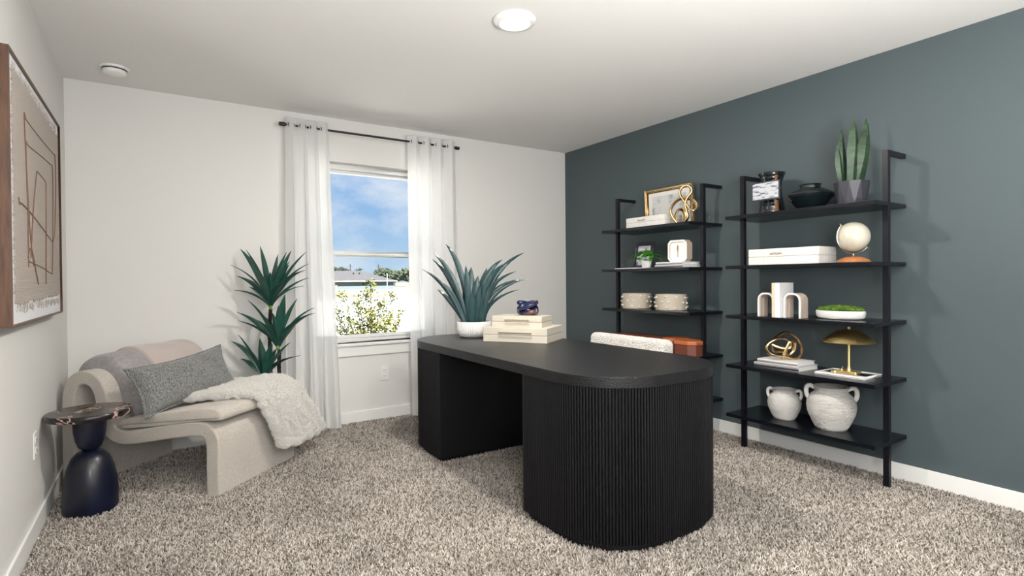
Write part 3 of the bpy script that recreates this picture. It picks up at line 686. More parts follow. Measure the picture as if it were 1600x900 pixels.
# white fur throw over the front right corner of the chair
def throw():
    rnd = random.Random(4); NU, NV = 44, 60; vs = []; fs = []
    near = [(.17, .34, .463), (.20, .20, .470), (.235, .06, .478), (.262, -.015, .468), (.285, -.040, .42), (.325, -.044, .33), (.36, -.046, .24), (.392, -.050, .145)]
    far = [(.58, .46, .455), (.62, .36, .468), (.66, .25, .482), (.70, .14, .488), (.735, .055, .455), (.775, .00, .35), (.83, -.025, .23), (.885, -.03, .135)]
    mid = [(.36, .42, .462), (.40, .30, .474), (.44, .16, .490), (.48, .04, .492), (.505, -.035, .445), (.535, -.060, .34), (.575, -.062, .22), (.615, -.066, .125)]
    A_ = smoothpath([Vector(p) for p in near], 8); B_ = smoothpath([Vector(p) for p in mid], 8); C_ = smoothpath([Vector(p) for p in far], 8); n = len(A_)
    for j in range(n):
        for i in range(NU+1):
            u = i/NU
            p = A_[j]*(1-u)*(1-2*u) + B_[j]*4*u*(1-u) + C_[j]*u*(2*u-1)
            s = j/(n-1); hang = max(0, (s-.45)/.55)
            wv = .028*hang*math.sin(u*15+2.1*s) + .006*math.sin(u*23+s*9) 
            bump = abs(.006*math.sin(u*31+j*.5)*math.sin(j*.55+u*7))
            p = p + Vector((0, -abs(wv)*(.8 if s > .45 else .1), (abs(wv)*.5+bump) if s < .5 else bump*.3))
            p = p + Vector((rnd.uniform(-1, 1), rnd.uniform(-1, 1), rnd.uniform(-.5, 1)))*.0014
            vs.append(p)
    for j in range(n-1):
        for i in range(NU): a = j*(NU+1)+i; fs.append((a, a+1, a+NU+2, a+NU+1))
    o = shear(MB().add(vs, fs)).build('fur_throw', M_fur, None, (.264, 3.316, 0), (0, 0, BA))
    so = o.modifiers.new('thick', 'SOLIDIFY'); so.thickness = .022; so.offset = 1 
    sb = o.modifiers.new('sub', 'SUBSURF'); sb.levels = 1; sb.render_levels = 1
    tx = bpy.data.textures.new('clumps', 'CLOUDS'); tx.noise_scale = .035; tx.noise_depth = 2
    dm = o.modifiers.new('clumps', 'DISPLACE'); dm.texture = tx; dm.strength = .042; dm.mid_level = .45; dm.texture_coords = 'LOCAL'
    fuzz(o, M_fur, 110000, .018, .0016, .9)
    tag(o, 'white faux fur throw hanging over the front corner of the lounge chair', 'throw')
throw()

# ------------------------------------------------------------ side table
t = thing('side_table', (-.300, 3.500, 0), 0, 'dark navy hourglass side table with round black marble top', 'side table')
MB().lathe([(.0, FZ), (.112, FZ), (.117, .01), (.117, .08), (.112, .15), (.100, .21), (.080, .262), (.055, .290), (.030, .300), (.0, .302)], 56, cap=False).build('base', M_navy, t)
MB().lathe([(.0, .296), (.030, .300), (.048, .314), (.062, .350), (.069, .395), (.071, .440), (.070, .4655), (.0, .4655)], 56, cap=False).build('upper_bowl', M_navy, t)
MB().lathe([(.0, .465), (.150, .465), (.176, .470), (.180, .482), (.179, .494), (.174, .500), (.0, .500)], 72, cap=False).build('table_top', M_bmarble, t)

# ------------------------------------------------------------ tall plant behind the chair
t = thing('potted_tree', (.675, 4.12, 0), 0, 'tall dark green dracaena-like plant between the lounge chair and left curtain', 'plant')
MB().lathe([(.0, FZ), (.085, FZ), (.105, .02), (.115, .20), (.11, .21), (.103, .20), (.0, .19)], 36, cap=False).build('pot', M_charcoal, t)
kk = 3.85/852
def px(x, y, f=0): # helper for this plant: offset right / up in its own frame
    return Rv*((x-411)*kk) + Fv*f + Vector((0, 0, .47+(592-y)*kk))
for pts in ([(419, 640, 0), (420, 600, 0), (419, 575, .0), (420, 548, 0)], [(407, 640, .03), (404, 600, .03), (402, 540, .03), (404, 486, .03)], [(399, 640, -.03), (398, 615, -.03), (398, 594, -.03)]):
    pp = [px(*p) for p in pts]; pp[0].z = .18
    P_ = smoothpath(pp, 10)
    MB().tube(P_, lambda s: .013+.0015*math.sin(s*70), 10).build('trunk', M_trunk, t)
rn = random.Random(11)
heads = [((404, 482), .03, [(352,390,.05),(372,393,-.05),(399,388,-.1),(409,399,.08),(425,396,.06),(442,395,-.05),(457,396,.05),(443,417,-.1),(463,415,.02),(465,425,-.06),(456,437,.1),(453,450,.04),(346,416,-.03),(346,433,.05),(353,455,-.05),(400,425,-.16),(380,420,.14),(416,428,-.12),(385,440,.12),(430,432,.14),(438,446,-.15),(392,450,-.2),(366,445,.12),(424,410,.12)]),
         ((418, 545), 0, [(351,490,.03),(362,502,-.05),(472,484,.04),(479,491,-.03),(434,463,-.05),(420,490,-.10),(391,495,.03),(380,470,-.08),(410,480,.1),(446,500,.12),(440,470,.1),(404,500,-.16),(462,500,-.1)]),
         ((398, 592), -.03, [(346,534,.02),(363,523,-.03),(398,528,-.05),(358,562,.04),(435,538,.05),(457,556,-.02),(385,540,.1),(420,536,-.08),(408,548,.12)])]
for (bx, by), f0, tips in heads:
    b = px(bx, by, f0)
    for (x, y, f) in tips:
        tp = px(x, y, f0+f); v = tp-b; L_ = v.length
        hor = Vector((v.x, v.y, 0)); bend = -hor*rn.uniform(.12, .26) + Vector((0, 0, .04*L_+rn.uniform(.10, .22)*hor.length))
        side = hor.cross(Vector((0, 0, 1))) if hor.length > .03 else Rv.copy()
        if side.dot(Rv) < 0: side = -side
        side = (side.normalized()*.7+Rv*.6+Vector((0, 0, .15*rn.uniform(-1, 1)))).normalized()
        wd = (.040+.018*rn.random()) * (1 if L_ > .2 else .9)
        leaf_mb(b+v*.03, tp, wd, bend, side=side, fold=.35, wprof=lambda s: (.35+1.0*s/.45*.65 if s < .45 else math.cos((s-.45)/.55*PI/2)**.85+.02)).build('leaf', M_leafD, t)
    MB().sphere(tuple(b+Vector((0, 0, .004))), .013, 12, 8, (1, 1, 1.8)).build('leaf_sheath', M_leafbase, t)

# ------------------------------------------------------------ wall art
t = thing('framed_wall_art', (XL, 3.198, 1.492), 0, 'framed burlap artwork with stitched string lines on the left wall', 'wall art')
hy, hz, dp = .605, .503, .050
f_ = MB()
for a in ((-hy, -hy+.008, -hz, hz), (hy-.008, hy, -hz, hz), (-hy+.008, hy-.008, hz-.008, hz), (-hy+.008, hy-.008, -hz, -hz+.008)):
    f_.box(0.001, dp, a[0], a[1], a[2], a[3])
f_.build('frame', M_walnut, t, bev=.0012)
bl(.001, .040, -hy+.008, hy-.008, -hz+.008, hz-.008).build('mat_board', mat('white plaster board', (.74, .75, .78), .8, bump=('noise', 30, .6, .01)), t)
# burlap with frayed uneven outline
rn = random.Random(5); ol = []
def edge(a, b, n, j):
    for i in range(n):
        s = i/n; ol.append((a[0]+(b[0]-a[0])*s+rn.uniform(-j, j), a[1]+(b[1]-a[1])*s+rn.uniform(-j, j)))
cy0, cy1, cz0, cz1 = -.515, .545, -.425, .445
edge((cy0, cz0), (cy1, cz0+.02), 60, .007); edge((cy1, cz0+.02), (cy1+.01, cz1-.01), 50, .006); edge((cy1+.01, cz1-.01), (cy0-.01, cz1+.01), 60, .008); edge((cy0-.01, cz1+.01), (cy0, cz0), 50, .007)
MB().prism(ol, .040, .044, 'x').build('burlap_panel', M_burlap, t)
fry = MB()
for i in range(170):
    s = i/170; side_ = i % 2
    y = (cy0 if side_ else cy1)+rn.uniform(-.004, .004); z = cz0+(cz1-cz0)*rn.random(); d_ = (-1 if side_ else 1)*rn.uniform(.012, .035)
    fry.tube([(.043, y, z), (.044, y+d_*.5, z+rn.uniform(-.005, .005)), (.042, y+d_, z+rn.uniform(-.008, .008))], .0010, 4)
for i in range(190):
    side_ = i % 2; z = (cz0 if side_ else cz1)+rn.uniform(-.004, .004); y = cy0+(cy1-cy0)*rn.random(); d_ = (-1 if side_ else 1)*rn.uniform(.012, .034)
    fry.tube([(.043, y, z), (.044, y+rn.uniform(-.005, .005), z+d_*.5), (.042, y+rn.uniform(-.008, .008), z+d_)], .0010, 4)
fry.build('fringe', M_burlap, t)['kind'] = 'stuff'
str_m = mat('brown string', (.20, .115, .08), .9)
ART = [[(-.17,-.27),(-.25,-.10),(-.32,.295),(-.30,.325),(-.26,.315),(.10,.31),(.40,.312),(.45,.30),(.45,.12),(.40,-.08),(.34,-.142)],
       [(-.28,-.28),(-.28,-.05),(-.30,.20),(-.275,.222),(-.23,.219),(.10,.235),(.30,.240),(.36,.225),(.35,.0),(.31,-.27),(.27,-.295),(.05,-.275),(-.27,-.255)],
       [(-.23,-.24),(-.17,-.05),(-.08,.125),(-.05,.145),(.0,.143),(.14,.134),(.165,.10),(.14,-.15),(.12,-.35)],
       [(-.45,-.02),(-.43,-.045),(-.40,-.035),(-.10,-.07),(.34,-.142)],
       [(-.29,-.24),(-.22,-.20),(-.12,-.30),(-.07,-.35)]]
for pl in ART:
    MB().tube(smoothpath([(.0455+.0006*math.sin(i), a, b) for i, (a, b) in enumerate(pl)], 6), .0022, 6).build('string', str_m, t)

# ------------------------------------------------------------ ladder shelves
SZ = [.228, .5525, .877, 1.2015, 1.526]; ST = .022
def ladder(y0, y1, lab):
    t = thing('wall_bookshelf', (XR, (y0+y1)/2, 0), 0, lab, 'bookshelf', 'black ladder bookshelves on the green wall')
    yc = (y0+y1)/2; h = (y1-y0)/2
    for z in SZ: bl(-.378, -.001, -h, h, z, z+ST).build('shelf', M_shelf, t, bev=.0015)
    for s in (-1, 1):
        ya_, yb_ = (h-.030, h-.001) if s > 0 else (-h-.001+.002, -h+.030)
        bl(-.218, -.190, ya_, yb_, FZ, 1.83).build('post', M_post, t, bev=.001)
        bl(-.191, -.001, ya_, yb_, 1.806, 1.83).build('wall_bracket', M_post, t, bev=.001)
    return t
ladder(1.366, 2.262, 'black wall-mounted ladder shelf nearest the camera, with two white jars at the bottom')
ladder(2.556, 3.46, 'black wall-mounted ladder shelf further back, beside the corner behind the desk')
S = [z+ST for z in SZ]
RZ = -YAW   # local x to the picture's right

# --- right unit, top shelf
VX, VY = 3.36, 2.05
t = thing('vase', (VX, VY+.01, S[4]), 0, 'tall black waisted vase with copper patches on the top shelf', 'vase')
MB().lathe([(.0, 0), (.080, 0), (.082, .004), (.074, .06), (.062, .12), (.056, .18), (.060, .215), (.076, .255), (.082, .272), (.078, .272), (.055, .22), (.0, .20)], 40, cap=False).build('body', M_blackglaze, t)
def patch(t, zs, rfun, a0, a1):
    vs = []; fs = []; n = 8
    for z in zs:
        for i in range(n+1): a = a0+(a1-a0)*i/n; r_ = rfun(z)+.0012; vs.append((r_*math.cos(a), r_*math.sin(a), z))
    for j in range(len(zs)-1):
        for i in range(n): a = j*(n+1)+i; fs.append((a, a+1, a+n+2, a+n+1))
    tag(MB().add(vs, fs).build('glaze_patch', M_copper, t), 'copper coloured glaze patch')
pr = [(0, .080), (.004, .082), (.06, .074), (.12, .062), (.18, .056), (.215, .060), (.255, .076), (.272, .082)]
def rf(z):
    for (a, b), (c, d) in zip(pr, pr[1:]):
        if a <= z <= c: return b+(d-b)*(z-a)/(c-a)
    return .08
patch(t, [.02, .045, .06, .09], rf, R(226), R(242)); patch(t, [.205, .215, .235, .25], rf, R(226), R(240))
t = thing('picture_holder', (3.245, 2.035, S[4]), 0, 'small tilted monochrome landscape picture on a thin stand before the tall vase', 'picture')
MB().tube([(0, -.02, 0), (0, -.02, .10)], .003, 8).build('stand', M_rod, t)
MB().lathe([(0, 0), (.018, 0), (.018, .003), (0, .003)], 20, cap=False, m=Matrix.Translation((0, -.02, 0))).build('foot', M_rod, t)
pf = bl(-.004, .004, -.098, .090, .088, .205).build('frame', M_charframe, t)
bl(-.0055, -.004, -.090, .084, .096, .198).build('print', M_photo, t)
t = thing('vase', (3.33, 1.795, S[4]), 0, 'low wide black glazed vase with a small neck on the top shelf', 'vase')
MB().lathe([(.0, 0), (.060, 0), (.064, .004), (.100, .050), (.128, .082), (.133, .092), (.124, .104), (.080, .128), (.058, .136), (.056, .150), (.062, .158), (.054, .158), (.048, .140), (.0, .12)], 56, cap=False).build('body', M_blackglaze, t)
t = thing('potted_plant', (3.325, 1.558, S[4]), R(-20), 'upright snake plant in a faceted charcoal pot on the top shelf', 'plant')
vs = []; fs = []; n = 10
for z, r_, o_ in ((0, .072, 0), (.135, .092, .5)):
    for i in range(n): a = 2*PI*(i+o_)/n; vs.append((r_*math.cos(a), r_*math.sin(a), z))
for i in range(n): i2 = (i+1) % n; fs += [(i, i2, n+i), (i2, n+i2, n+i)]
fs += [tuple(range(n))[::-1], tuple(range(n, 2*n))]
MB().add(vs, fs).build('pot', M_charcoal, t, smooth=False, bev=.0012)
def snake_leaf(base, tip, wd, bend): return leaf_mb(base, tip, wd, bend, side=Vector((.75, -.65, 0)), fold=.45, n=12, wprof=lambda s: (.6+.8*s/.5*.5 if s < .5 else (math.cos((s-.5)/.5*PI/2)**.6)+.01), thick=.002, twist=.5)
def sl(tr, tu, f, br, wd, kr=0): snake_leaf(Rv*br+Fv*f+Vector((0, 0, .125)), Rv*tr+Fv*(f*1.4)+Vector((0, 0, .135+tu)), wd, Rv*kr).build('leaf', M_leafN, t)
t.rotation_euler = (0, 0, 0)
q = .0037
sl(-.003, .350, -.02, -.012, .075, .0); sl(.086, .365, .0, .045, .070, .012); sl(.062, .29, -.015, .020, .085, .012); sl(-.042, .29, .02, -.035, .05, -.01)
sl(-.080, .215, .0, -.055, .045, -.01); sl(-.022, .32, .04, -.02, .05, -.01); sl(.03, .25, .04, .02, .06)

# --- second shelf
def crocbox(loc, L_, W_, h, lab):
    t = thing('decorative_box', loc, 0, lab, 'box', 'white embossed boxes')
    seam = h*.5
    bl(0, W_, -L_, 0, 0, seam-.001).build('box_body', M_whitebox, t, bev=.0025)
    bl(0, W_, -L_, 0, seam+.0008, h).build('lid', M_whitebox, t, bev=.0025)
    bl(.001, W_-.001, -L_+.001, -.001, seam-.001, seam+.0008).build('seam', mat('box seam grey', (.4, .37, .34), .7), t)
    # embossed tiles
    def tiles(z0, z1, rows):
        m_ = MB(); n = int(L_/.026)
        for r_ in range(rows):
            for i in range(n):
                a = -L_+.006+i*(L_-.012)/n; m_.box(-.0012, .0004, a+.0008, a+(L_-.012)/n-.0008, z0+(z1-z0)*r_/rows+.0008, z0+(z1-z0)*(r_+1)/rows-.0008)
        n2 = max(3, int(W_/.03))
        for r_ in range(rows):
            for i in range(n2):
                a = .006+i*(W_-.012)/n2; m_.box(a+.0008, a+(W_-.012)/n2-.0008, -L_-.0012, -L_+.0004, z0+(z1-z0)*r_/rows+.0008, z0+(z1-z0)*(r_+1)/rows-.0008)
        o = m_.build('embossed_tiles', M_whitebox, t, smooth=False); o['kind'] = 'stuff'
    tiles(.004, seam-.003, 2); tiles(seam+.003, h-.004, 2)
    cl = MB(); c = -L_*.42
    for i in range(7): cl.sphere((-.004, c+(i-3)*.011, seam+h*.20+.002*math.sin(i*2)), .0065, 8, 6, (.5, 1, 1))
    tag(cl.build('clasp', mat('antique silver', (.52, .45, .38), .35, metal=.7), t), 'ornate carved clasp')
crocbox((3.20, 2.125, S[3]), .445, .20, .100, 'long white embossed box with clasp, beside the globe')
t = thing('globe', (3.315, 1.545, S[3]), 0, 'cream globe on a round orange wood base on the second shelf', 'globe')
MB().lathe([(.0, 0), (.082, 0), (.086, .005), (.078, .016), (.056, .027), (.034, .034), (.0, .036)], 40, cap=False).build('base', M_wood, t)
st = MB(); st.lathe([(.0, .034), (.012, .035), (.006, .042), (.005, .053), (.0, .054)], 16, cap=False); st.build('stem', M_chromegold, t)
gc = Vector((0, 0, .148)); gr = .084
MB().sphere(tuple(gc), gr, 40, 24).build('sphere', M_globe, t)
arc = []
for i in range(26):
    a = R(136+ (322-136)*i/25); arc.append(gc+Rv*((gr+.012)*math.cos(a))+Vector((0, 0, (gr+.012)*math.sin(a)))-Fv*.004)
MB().tube(arc, .0028, 8, flat=1).build('meridian_arm', M_chromegold, t)
for a in (136, 322):
    d_ = Rv*math.cos(R(a))+Vector((0, 0, math.sin(R(a)))); MB().tube([gc+d_*(gr-.004), gc+d_*(gr+.024)], .004, 10).build('pivot_pin', M_chromegold, t)

# --- third shelf: bookends, books, moss bowl
def arch(loc, W_, H_, th, dep, lab):
    t = thing('bookend', loc, 0, lab, 'bookend', 'marble arch bookends')
    def outline(o):
        r_ = .045-o; P = []
        x0, x1 = -W_/2+o, W_/2-o; top = H_-o
        P.append((x0, 0)); P.append((x0, top-r_))
        for k_ in range(1, 9): a = R(180-90*k_/8); P.append((x0+r_+r_*math.cos(a), top-r_+r_*math.sin(a)))
        for k_ in range(0, 9): a = R(90-90*k_/8); P.append((x1-r_+r_*math.cos(a), top-r_+r_*math.sin(a)))
        P.append((x1, 0)); return P
    def shell(o0, o1, xa, xb, m_, nm):
        A_, B_ = outline(o0), outline(o1); n = len(A_); vs = []; fs = []
        for P_, xx in ((A_, xa), (B_, xa), (A_, xb), (B_, xb)): vs += [(xx, p[0], p[1]) for p in P_]
        for i in range(n-1): fs += [(i, i+1, n+i+1, n+i), (2*n+i, 3*n+i, 3*n+i+1, 2*n+i+1), (i, 2*n+i, 2*n+i+1, i+1), (n+i, n+i+1, 3*n+i+1, 3*n+i)]
        for e_ in (0, n-1): fs.append((e_, n+e_, 3*n+e_, 2*n+e_))
        return MB().add(vs, fs).build(nm, m_, t)
    shell(0, th, 0, .010, M_marble, 'front_arch')
    shell(.001, th*1.25, .010, dep*.5, M_tanmarble, 'stone_arch'); shell(.001, th*1.6, dep*.5, dep, M_tanmarble, 'stone_arch')
arch((3.205, 2.012, S[2]), .108, .150, .0105, .085, 'veined marble arch bookend left of the standing books')
arch((3.205, 1.843, S[2]), .107, .150, .0105, .085, 'veined marble arch bookend right of the standing books')
def sbook(y0, y1, h, dep, cm, lab, x0=3.175, grp=None):
    t = thing('book', (x0, (y0+y1)/2, S[2]), 0, lab, 'book', 'upright books between the bookends')
    w_ = (y1-y0)/2; cov = MB(); cov.box(.002, dep, -w_, -w_+.002, 0, h); cov.box(.002, dep, w_-.002, w_, 0, h); cov.box(0, .003, -w_, w_, 0, h)
    cov.build('cover', cm, t, bev=.0006); bl(.003, dep-.003, -w_+.002, w_-.002, .002, h-.003).build('pages', M_paper, t)
sbook(1.934, 1.952, .212, .15, mat('cream cloth cover', (.70, .56, .40), .7), 'upright book with tan spine between the marble bookends')
sbook(1.900, 1.933, .212, .15, mat('white cloth cover', (.74, .74, .76), .6), 'upright book with white spine between the marble bookends')
t = thing('moss_bowl', (3.325, 1.622, S[2]), 0, 'low oval white bowl filled with green moss on the third shelf', 'bowl')
bp2 = [(.0, 0), (.62, 0), (.88, .004), (.97, .014), (1.0, .038), (.985, .050), (.95, .050), (.92, .040), (.0, .036)]
MB().lathe([(a*.085, z) for a, z in bp2], 48, sy=1.58, cap=False).build('bowl', M_ceramic, t)
rn = random.Random(2); ms = MB()
for i in range(240):
    a = rn.uniform(0, 2*PI); r_ = math.sqrt(rn.random())*.90; x, y = r_*.085*math.cos(a), r_*.134*math.sin(a)
    ms.sphere((x, y, .052+.020*(1-r_*r_)+rn.uniform(-.002, .003)), rn.uniform(.007, .011), 7, 5)
ms.build('moss', M_moss, t)['kind'] = 'stuff'

# --- fourth shelf: books with knot, marble tray with lamp
def fbook(loc, L_, W_, h, rz, cm, lab, text=None, grp=None):
    """lying book, spine towards the room: L along -y, W along +x"""
    t = thing('book', loc, rz, lab, 'book', 'books lying on the shelves'); c = MB()
    c.box(0, W_, -L_, 0, 0, .0022); c.box(0, W_, -L_, 0, h-.0022, h); c.box(0, .003, -L_, 0, .0022, h-.0022); c.build('cover', cm, t, bev=.0006)
    bl(.003, W_-.004, -L_+.004, -.004, .0022, h-.0022).build('pages', M_paper, t)
    if text:
        cu = bpy.data.curves.new('lettering', 'FONT'); cu.body = text; cu.size = h*.62; cu.align_x = 'CENTER'; cu.align_y = 'CENTER'; cu.extrude = .0003
        cu.materials.append(mat('grey print', (.30, .30, .33), .6))
        o = bpy.data.objects.new('lettering', cu); C.objects.link(o); o.parent = t; o.location = (-.0006, -L_*.36, h/2); o.rotation_euler = (R(90), 0, R(-90))
    return t
fbook((3.215, 2.10, S[3-0] - (SZ[3]-SZ[1])), .295, .215, .030, R(-1), M_greycover, 'grey book lying flat, lower of two under the gold knot')
fbook((3.228, 2.085, S[1]+.030), .268, .190, .022, R(-1), M_paper, 'white book lying flat, upper one directly under the gold knot')
def drawn(pts, s, x0, y0, depth=None): return [Vector(((x-x0)*s, (depth[i % len(depth)] if depth else 0), (y0-y)*s)) for i, (x, y) in enumerate(pts)]
s_ = .00052
t = thing('knot_sculpture', (3.30, 1.945, S[1]+.052), RZ, 'round looping gold knot sculpture on the lying books', 'sculpture')
P1 = drawn([(360,215),(470,152),(580,175),(665,260),(690,350),(650,440),(560,462),(450,430),(350,425),(275,395),(250,330),(290,270),(370,220),(450,215),(540,262)], s_, 470, 476, [.0,.01,.02,.02,.01,.0,-.01,-.02,-.02,-.01,.0,.0,-.015,-.02,.0])
P2 = drawn([(540,262),(610,270),(620,360),(560,420),(470,380),(360,370),(320,290),(400,320),(500,320),(500,260),(460,350),(430,455)], s_, 470, 476, [.0,.02,.035,.04,.03,.02,.0,-.02,-.03,-.035,-.03,-.02])
MB().tube(smoothpath(P1, 7), .0115, 10, flat=.7).build('outer_loop', M_gold, t)
MB().tube(smoothpath(P2, 7), .0115, 10, flat=.7).build('inner_loop', M_gold, t)
t = thing('marble_tray', (3.345, 1.592, S[1]), R(0), 'rectangular white marble tray under the brass lamp', 'tray')
tr = MB(); tr.box(-.105, .105, -.135, .135, 0, .008)
for a in ((-.105, -.097, -.135, .135), (.097, .105, -.135, .135), (-.097, .097, -.135, -.127), (-.097, .097, .127, .135)): tr.box(a[0], a[1], a[2], a[3], .008, .016)
tr.build('tray_body', M_marble, t, bev=.002)
t = thing('table_lamp', (3.345, 1.585, S[1]+.0085), 0, 'small brass mushroom lamp standing on the marble tray', 'lamp')
MB().prism(rrect(-.034, .034, -.055, .06, .012, 5), 0, .018).build('base', M_brass, t, bev=.004)
MB().lathe([(.0, .018), (.014, .018), (.0115, .030), (.0075, .045), (.0075, .19), (.0, .19)], 20, cap=False).build('stem', M_brass, t)
sh = [(.131, .183), (.133, .187), (.118, .205), (.095, .226), (.068, .244), (.040, .255), (.012, .259), (.006, .262), (.0, .262)]
MB().lathe(sh + [(.0, .259), (.040, .252), (.066, .241), (.093, .223), (.116, .203), (.131, .183)], 48, cap=False).build('shade', M_brass, t)
MB().sphere((0, 0, .266), .008, 12, 8).build('finial', M_ceramic, t)
sw = MB(); sw.tube([(-.01, .035, .018), (-.01, .035, .024)], .009, 14); sw.tube([(-.01, .035, .024), (-.01, .028, .040)], .003, 8); sw.build('switch', M_brass, t)
MB().lathe([(0, 0), (.022, 0), (.020, .012), (.0, .014)], 20, cap=False, m=Matrix.Translation((-.005, .075, 0))).build('foot', M_brass, t)

# --- bottom shelf: two handled jars
def jar(loc, s, lab, rz):
    t = thing('jar', loc, rz, lab, 'jar', 'white two-handled jars')
    pf_ = [(.0, 0), (.068, 0), (.072, .004), (.088, .035), (.107, .080), (.1125, .115), (.108, .148), (.094, .172), (.078, .186), (.075, .196), (.080, .210), (.085, .216), (.079, .217), (.071, .200), (.071, .185), (.0, .15)]
    MB().lathe([(a*s, z*s) for a, z in pf_], 56, cap=False).build('body', M_jar, t)
    for sg in (-1, 1):
        pts = smoothpath([(sg*.070*s, 0, .202*s), (sg*.098*s, 0, .213*s), (sg*.112*s, 0, .200*s), (sg*.112*s, 0, .170*s), (sg*.103*s, 0, .150*s)], 6)
        MB().tube(pts, .0115*s, 10, flat=1).build('handle', M_ceramic, t)
    rg = MB()
    for i in range(30):
        z = (.012+i*.0050)
        for (a, b), (c, d) in zip(pf_[2:], pf_[3:]):
            if b <= z <= d: r_ = a+(c-a)*(z-b)/(d-b); break
        rg.tube([((r_+.0004)*s*math.cos(2*PI*k_/48), (r_+.0004)*s*math.sin(2*PI*k_/48), z*s+.0008*math.sin(k_*2.3+i)) for k_ in range(48)], .0018*s, 5, closed=True)
    rg.build('ribbing', M_jar, t)['kind'] = 'stuff'
jar((3.33, 1.965, S[0]), .86, 'smaller white two-handled stoneware jar, left of the pair on the bottom shelf', R(-70))
jar((3.335, 1.680, S[0]), 1.15, 'larger white two-handled stoneware jar, right of the pair on the bottom shelf', R(-62))

# --- left unit, top shelf
crocbox((3.20, 3.22, S[4]), .40, .20, .082, 'white embossed box with clasp in front of the gold framed picture')
t = thing('framed_picture', (3.505, 3.02, S[4]), 0, 'pale abstract print in a ribbed gold frame leaning on the wall', 'picture')
t.rotation_euler = (0, R(-2.5), 0); t.location.x = 3.500
g = MB()
for o_, d_, th in ((0, -.026, .014), (.012, -.020, .010), (.020, -.014, .012)):
    a, b, c, d = -.245+o_, .245-o_, 0+o_, .335-o_
    g.box(d_, 0, a, a+th, c, d); g.box(d_, 0, b-th, b, c, d); g.box(d_, 0, a+th, b-th, c, c+th); g.box(d_, 0, a+th, b-th, d-th, d)
g.build('frame', M_gold, t, bev=.002)
bl(-.010, -.002, -.225, .225, .022, .315).build('mat_board', M_paper, t)
bl(-.0112, -.010, -.175, .175, .06, .275).build('print', mat('pale abstract print', (.66, .66, .64), .6, col2=(.22, .26, .24), nscale=9, contrast=(.48, .66)), t)
s_ = .00049
t = thing('ribbon_sculpture', (3.30, 2.722, S[4]+.005), RZ, 'gold looping ribbon sculpture on the top shelf by the framed picture', 'sculpture')
P1 = drawn([(630,742),(570,650),(548,545),(600,440),(690,372),(790,352),(880,378),(935,440),(930,510),(880,545),(830,510)], s_, 745, 742, [-.02,-.01,0,.01,.02,.02,.01,0,-.01,-.01,0])
P2 = drawn([(830,510),(790,440),(720,330),(700,255),(735,185),(800,168),(855,215),(850,285),(800,350),(775,450),(800,560),(810,650),(740,738)], s_, 745, 742, [0,.01,.02,.02,.01,0,-.01,-.01,0,.01,.01,0,0])
P3 = drawn([(640,742),(618,650),(650,560),(710,520),(765,570),(770,660),(730,738)], s_, 745, 742, [-.01,0,.01,.02,.02,.01,0])
for nm, P_ in (('outer_loop', P1), ('upper_loop', P2), ('inner_loop', P3)): MB().tube(smoothpath(P_, 7), .0165, 10, flat=.6).build(nm, M_gold, t)

# --- left unit, second shelf
t = thing('photo_frame', (3.36, 3.20, S[3]), R(8), 'charcoal photo frame leaning at the left end of the second shelf', 'picture')
t.rotation_euler = (0, R(14), R(6))
g = MB(); a, b, c, d, th = -.095, .095, 0, .225, .030
g.box(-.012, 0, a, a+th, c, d); g.box(-.012, 0, b-th, b, c, d); g.box(-.012, 0, a+th, b-th, c, c+th); g.box(-.012, 0, a+th, b-th, d-th, d)
g.build('frame', M_charframe, t, bev=.002); bl(-.008, -.002, a+th, b-th, c+th, d-th).build('print', M_photoB, t)
t = thing('magazine', (3.165, 3.02, S[3]), 0, 'thin white magazine lying at the front edge of the second shelf', 'magazine')
bl(0, .16, 0, .30, 0, .0016).build('cover', M_paper, t); bl(.001, .158, .002, .298, .0016, .006).build('pages', M_paper, t)
t = thing('potted_plant', (3.235, 3.035, S[3]+.0062), 0, 'small bright green leafy plant in a white pot on the second shelf', 'plant')
MB().lathe([(.0, 0), (.034, 0), (.042, .055), (.038, .055), (.0, .048)], 28, cap=False).build('pot', M_ceramic, t)
rn = random.Random(7)
for i in range(48):
    a = rn.uniform(0, 2*PI); r_ = rn.uniform(.02, .115); h = .13-.75*max(0, r_-.05)-rn.random()*.035
    b = Vector((.02*math.cos(a), .02*math.sin(a), .05)); p = Vector((r_*math.cos(a)*.9, r_*math.sin(a), h+.01)); 
    tipd = Vector((math.cos(a)*.038, math.sin(a)*.038, -.018))
    m_ = leaf_mb(p, p+tipd, .036, (0, 0, .006), side=Vector((-math.sin(a), math.cos(a), 0)), n=5, wprof=lambda s: math.sin(PI*min(1, s*.9+.1))**.7+.05)
    lf = m_.build('leaf', M_leafI, t)
    if i % 3 == 0: MB().tube(smoothpath([b, (b+p)/2+Vector((0, 0, .02)), p], 3), .0012, 4).build('stem', M_leafI, t)
fbook((3.185, 2.905, S[3]), .265, .22, .021, 0, mat('lilac grey cloth', (.52, .50, .54), .7), 'grey book with printed spine, lower one under the clock', 'LILI TIERRE')
fbook((3.19, 2.898, S[3]+.021), .25, .20, .022, 0, M_paper, 'white book lying directly under the octagonal clock')
t = thing('table_clock', (3.265, 2.755, S[3]+.043), R(6), 'small octagonal whitewashed clock standing on two lying books', 'clock')
def octo(r_, cx=0, cz=.0, c=.32): 
    k_ = r_*(1-c*.9); return [(-r_+cx, -k_+cz), (-k_+cx, -r_+cz), (k_+cx, -r_+cz), (r_+cx, -k_+cz), (r_+cx, k_+cz), (k_+cx, r_+cz), (-k_+cx, r_+cz), (-r_+cx, k_+cz)]
cs = MB(); O1, O2 = octo(.082, cz=.082), octo(.068, cz=.082)
